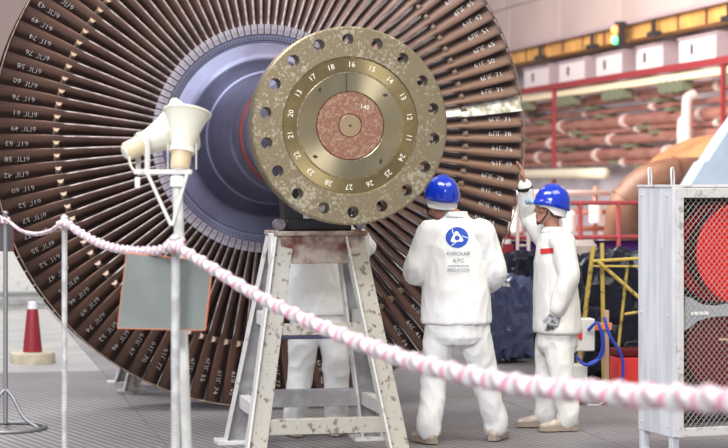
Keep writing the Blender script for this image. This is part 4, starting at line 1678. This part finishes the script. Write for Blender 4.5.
reel('bright red round reel in the upper half of the mesh cabinet', 1.33, 0.53, 0.325, 'red', 'red2')
reel('shade-darkened red round reel in the lower half of the mesh cabinet', 0.72, 0.42, 0.285, 'red2', 'red2')
t = thing('divider_plate', 'grey pressed plate between the two reels in the mesh cabinet', 'plate', C0 + Matrix.Rotation(CA, 3, 'Z') @ V((0.10, 0.01, 0.94)), CA)
bm = bmesh.new()
prf = [(-0.02, -0.09), (0.0, 0.13), (0.05, 0.115), (0.12, 0.075), (0.22, 0.065), (0.3, 0.075), (0.84, 0.05), (0.84, 0.0), (0.3, 0.0), (0.18, -0.005), (0.08, -0.03), (0.03, -0.07)]
f = bm.faces.new([bm.verts.new((x, 0, z)) for x, z in prf])
ex = bmesh.ops.extrude_face_region(bm, geom=[f])
for v in ex['geom']:
    if isinstance(v, bmesh.types.BMVert):
        v.co.y += 0.015
obj('plate', bm, 'grey_plate', t)
boxes('label_strip', [((0.10, -0.008, 0.02), (0.13, 0.006, 0.022))], 'cap', t)
bm = bmesh.new()
box(bm, C0 + Matrix.Rotation(CA, 3, 'Z') @ V((0.43, 0.012, 0.79)), (0.16, 0.012, 0.014), None, 0.003)
tag(obj('reel_handle', bm, 'tan'), 'thin tan bar handle across the lower shade-darkened red reel', 'handle')


# ------------------------------------------------------------------ wrapped equipment behind the workers
def crumpled(label, name, c, size, m, seed, rz=0.2, n=26):
    """a bundle under crumpled plastic: open box shape with sharp folds"""
    bm = bmesh.new()
    bmesh.ops.create_icosphere(bm, subdivisions=4, radius=1.0)
    for v in bm.verts:
        d = v.co.normalized()
        m_ = max(abs(d.x), abs(d.y), abs(d.z))
        k = (1 / m_) * 0.75 + 0.25
        q = d * 2.3 + V((seed, 0, seed * 2))
        f = 1 + 0.16 * (0.5 - abs(noise.noise(q * 1.3))) * 2 * 0.7 + 0.10 * (0.5 - abs(noise.noise(q * 3.1))) * 2
        p = d * k * f * 0.83
        p = V((p.x * size[0] / 2, p.y * size[1] / 2, max(p.z, -1.0) * size[2] / 2 + size[2] / 2))
        v.co = V((p.x, p.y, max(0.0, p.z)))
    o = obj(name, bm, m, None, False, c, (0, 0, rz))
    return tag(o, label, 'bundle', 'bundles under black plastic')


crumpled('navy plastic wrapped bundle between the two standing workers', 'wrapped_bundle', G(505, 101), (0.56, 0.5, 0.90), 'tarp_b', 1.3)
crumpled('black plastic wrapped bundle just left of the worker in profile', 'wrapped_bundle', G(530, 98), (0.62, 0.6, 1.12), 'tarp', 4.1)
crumpled('tall black plastic wrapped bundle inside the yellow bar frame', 'wrapped_bundle', G(618, 112), (0.92, 0.7, 1.22), 'tarp', 7.7)
t = thing('yellow_frame', 'frame of yellow painted bars around the black plastic bundle', 'frame', G(612, 118), 0)


def bar(px0, py0, px1, py1, s=118, r=0.017, yo=0.0):
    o_ = t.location
    bm = bmesh.new()
    tube(bm, [P(px0, py0, s) - o_ + V((0, yo, 0)), P(px1, py1, s) - o_ + V((0, yo, 0))], r, 8)
    obj('bar', bm, 'yellow_bar', t, True, angle=0.6)


bar(594, 246, 576, 393, yo=0.04, r=0.02)
bar(602, 243, 604, 393, r=0.018)
bar(628, 268, 614, 393, yo=0.05, r=0.013)
bar(592, 261, 660, 257, yo=-0.03, r=0.014)
bar(592, 266, 660, 266, yo=-0.05, r=0.010)
bar(596, 260, 648, 306, yo=-0.06, r=0.016)
bar(662, 250, 664, 393, r=0.018)
bar(624, 314, 660, 308, yo=-0.04, r=0.012)

# equipment trolley with hoses
s = 124.0
t = thing('equipment_trolley', 'small white equipment cart with blue hoses beside the worker in profile', 'cart', G(588, s), 0.1)
og = t.location
boxes('control_box', [((-0.06, 0, 0.56), (0.20, 0.16, 0.26))], 'white_box', t, 0.01)
boxes('lower_box', [((-0.10, 0.02, 0.17), (0.16, 0.2, 0.30))], 'white_box', t, 0.01)
boxes('red_label', [((-0.10, -0.085, 0.57), (0.07, 0.008, 0.09))], 'patch_red', t)
boxes('base_tray', [((0.05, 0.02, 0.05), (0.50, 0.3, 0.06))], 'inside', t, 0.005)
boxes('post', [((0.16, 0.05, 0.4), (0.04, 0.04, 0.7))], 'tan', t)
boxes('cross_arm', [((0.08, 0.03, 0.62), (0.24, 0.03, 0.06))], 'orange', t)
for wx in (-0.14, 0.26):
    bm = bmesh.new()
    lathe(bm, [(-0.02, 0.02), (-0.02, 0.05), (0.02, 0.05), (0.02, 0.02)], 20, '-Y', Matrix.Translation((wx, -0.13, 0.05)), True)
    obj('wheel', bm, 'black', t, True, angle=0.6)
for k, pts in enumerate(([(-0.02, -0.1, 0.60), (0.05, -0.14, 0.66), (0.09, -0.14, 0.50), (0.06, -0.12, 0.38), (-0.02, -0.1, 0.33)],
                         [(0.12, -0.06, 0.70), (0.16, -0.1, 0.55), (0.24, -0.1, 0.42), (0.27, -0.08, 0.30), (0.26, -0.05, 0.12)],
                         [(-0.12, -0.11, 0.40), (-0.06, -0.13, 0.33), (0.02, -0.13, 0.34), (0.10, -0.1, 0.42), (0.11, -0.05, 0.6)])):
    bm = bmesh.new()
    tube(bm, catmull([V(p) for p in pts], 6), 0.013, 10)
    obj('hose', bm, 'blue_hose', t, True)
bm = bmesh.new()
tube(bm, catmull([V(p) for p in ((0.0, -0.14, 0.20), (0.07, -0.15, 0.16), (0.11, -0.16, 0.08), (0.06, -0.17, 0.015), (-0.04, -0.17, 0.012))], 6), 0.008, 8)
obj('white_cable', bm, 'cap', t, True)
bm = bmesh.new()
for k in range(5):
    ell(bm, (0.02 + 0.035 * k, -0.1, 0.12 + 0.02 * (k % 2)), (0.025, 0.02, 0.03))
obj('valve_cluster', bm, 'orange', t, True)['kind'] = 'stuff'
t = thing('red_toolbox', 'red metal toolbox on the floor beside the white cabinet', 'toolbox', G(637, 121), 0.15)
boxes('box_body', [((0, 0, 0.20), (0.40, 0.26, 0.30))], 'patch_red', t, 0.01)
boxes('lid', [((0, 0, 0.385), (0.41, 0.27, 0.06))], 'red2', t, 0.01)
boxes('skid', [((0, 0, 0.025), (0.36, 0.2, 0.05))], 'tan', t)
bm = bmesh.new()
tube(bm, catmull([V((-0.1, 0, 0.41)), V((-0.08, 0, 0.46)), V((0.08, 0, 0.46)), V((0.1, 0, 0.41))], 5), 0.01, 8)
obj('handle', bm, 'black', t, True)

# red and white barrier bollard and white poles left of the worker in profile
t = thing('striped_bollard', 'red and white banded bollard between the two standing workers', 'bollard', G(504, 92), 0)
zz = 0.0
for k, (h, mm) in enumerate(((0.45, 'bollard'), (0.22, 'cap'), (0.10, 'bollard'), (0.09, 'cap'), (0.26, 'bollard'), (0.05, 'cap'), (0.10, 'bollard'), (0.12, 'cap'))):
    bm = bmesh.new()
    r = 0.105 - 0.0 * k if k < 5 else 0.075
    lathe(bm, [(zz, 0), (zz, r), (zz + h, r), (zz + h, 0)], 24, 'Z')
    obj('band', bm, mm, t, True, angle=0.6)
    zz += h
t = thing('white_rack', 'white upright rack poles standing just left of the worker in profile', 'rack', G(523, 92), 0)
for x in (-0.06, 0.06):
    bm = bmesh.new()
    tube(bm, [V((x, 0, 0)), V((x, 0, 1.55))], 0.02, 10)
    obj('upright', bm, 'pipe_w', t, True)
for z in (1.5, 1.1, 0.7):
    bm = bmesh.new()
    tube(bm, [V((-0.06, 0, z)), V((0.06, 0, z))], 0.014, 8)
    obj('rung', bm, 'pipe_w', t, True)
t = thing('white_canister', 'pale plastic canister standing on the rail side behind the yellow bars', 'canister', G(583, 108), 0)
bm = bmesh.new()
lathe(bm, [(0, 0.0), (0.0, 0.10), (1.02, 0.10)], 20, 'Z')
obj('stand_tube', bm, 'tan', t, True, angle=0.5)
bm = bmesh.new()
lathe(bm, [(1.02, 0), (1.02, 0.12), (1.20, 0.13), (1.25, 0.09), (1.25, 0)], 24, 'Z')
obj('can', bm, 'pipe_w', t, True, angle=0.5)
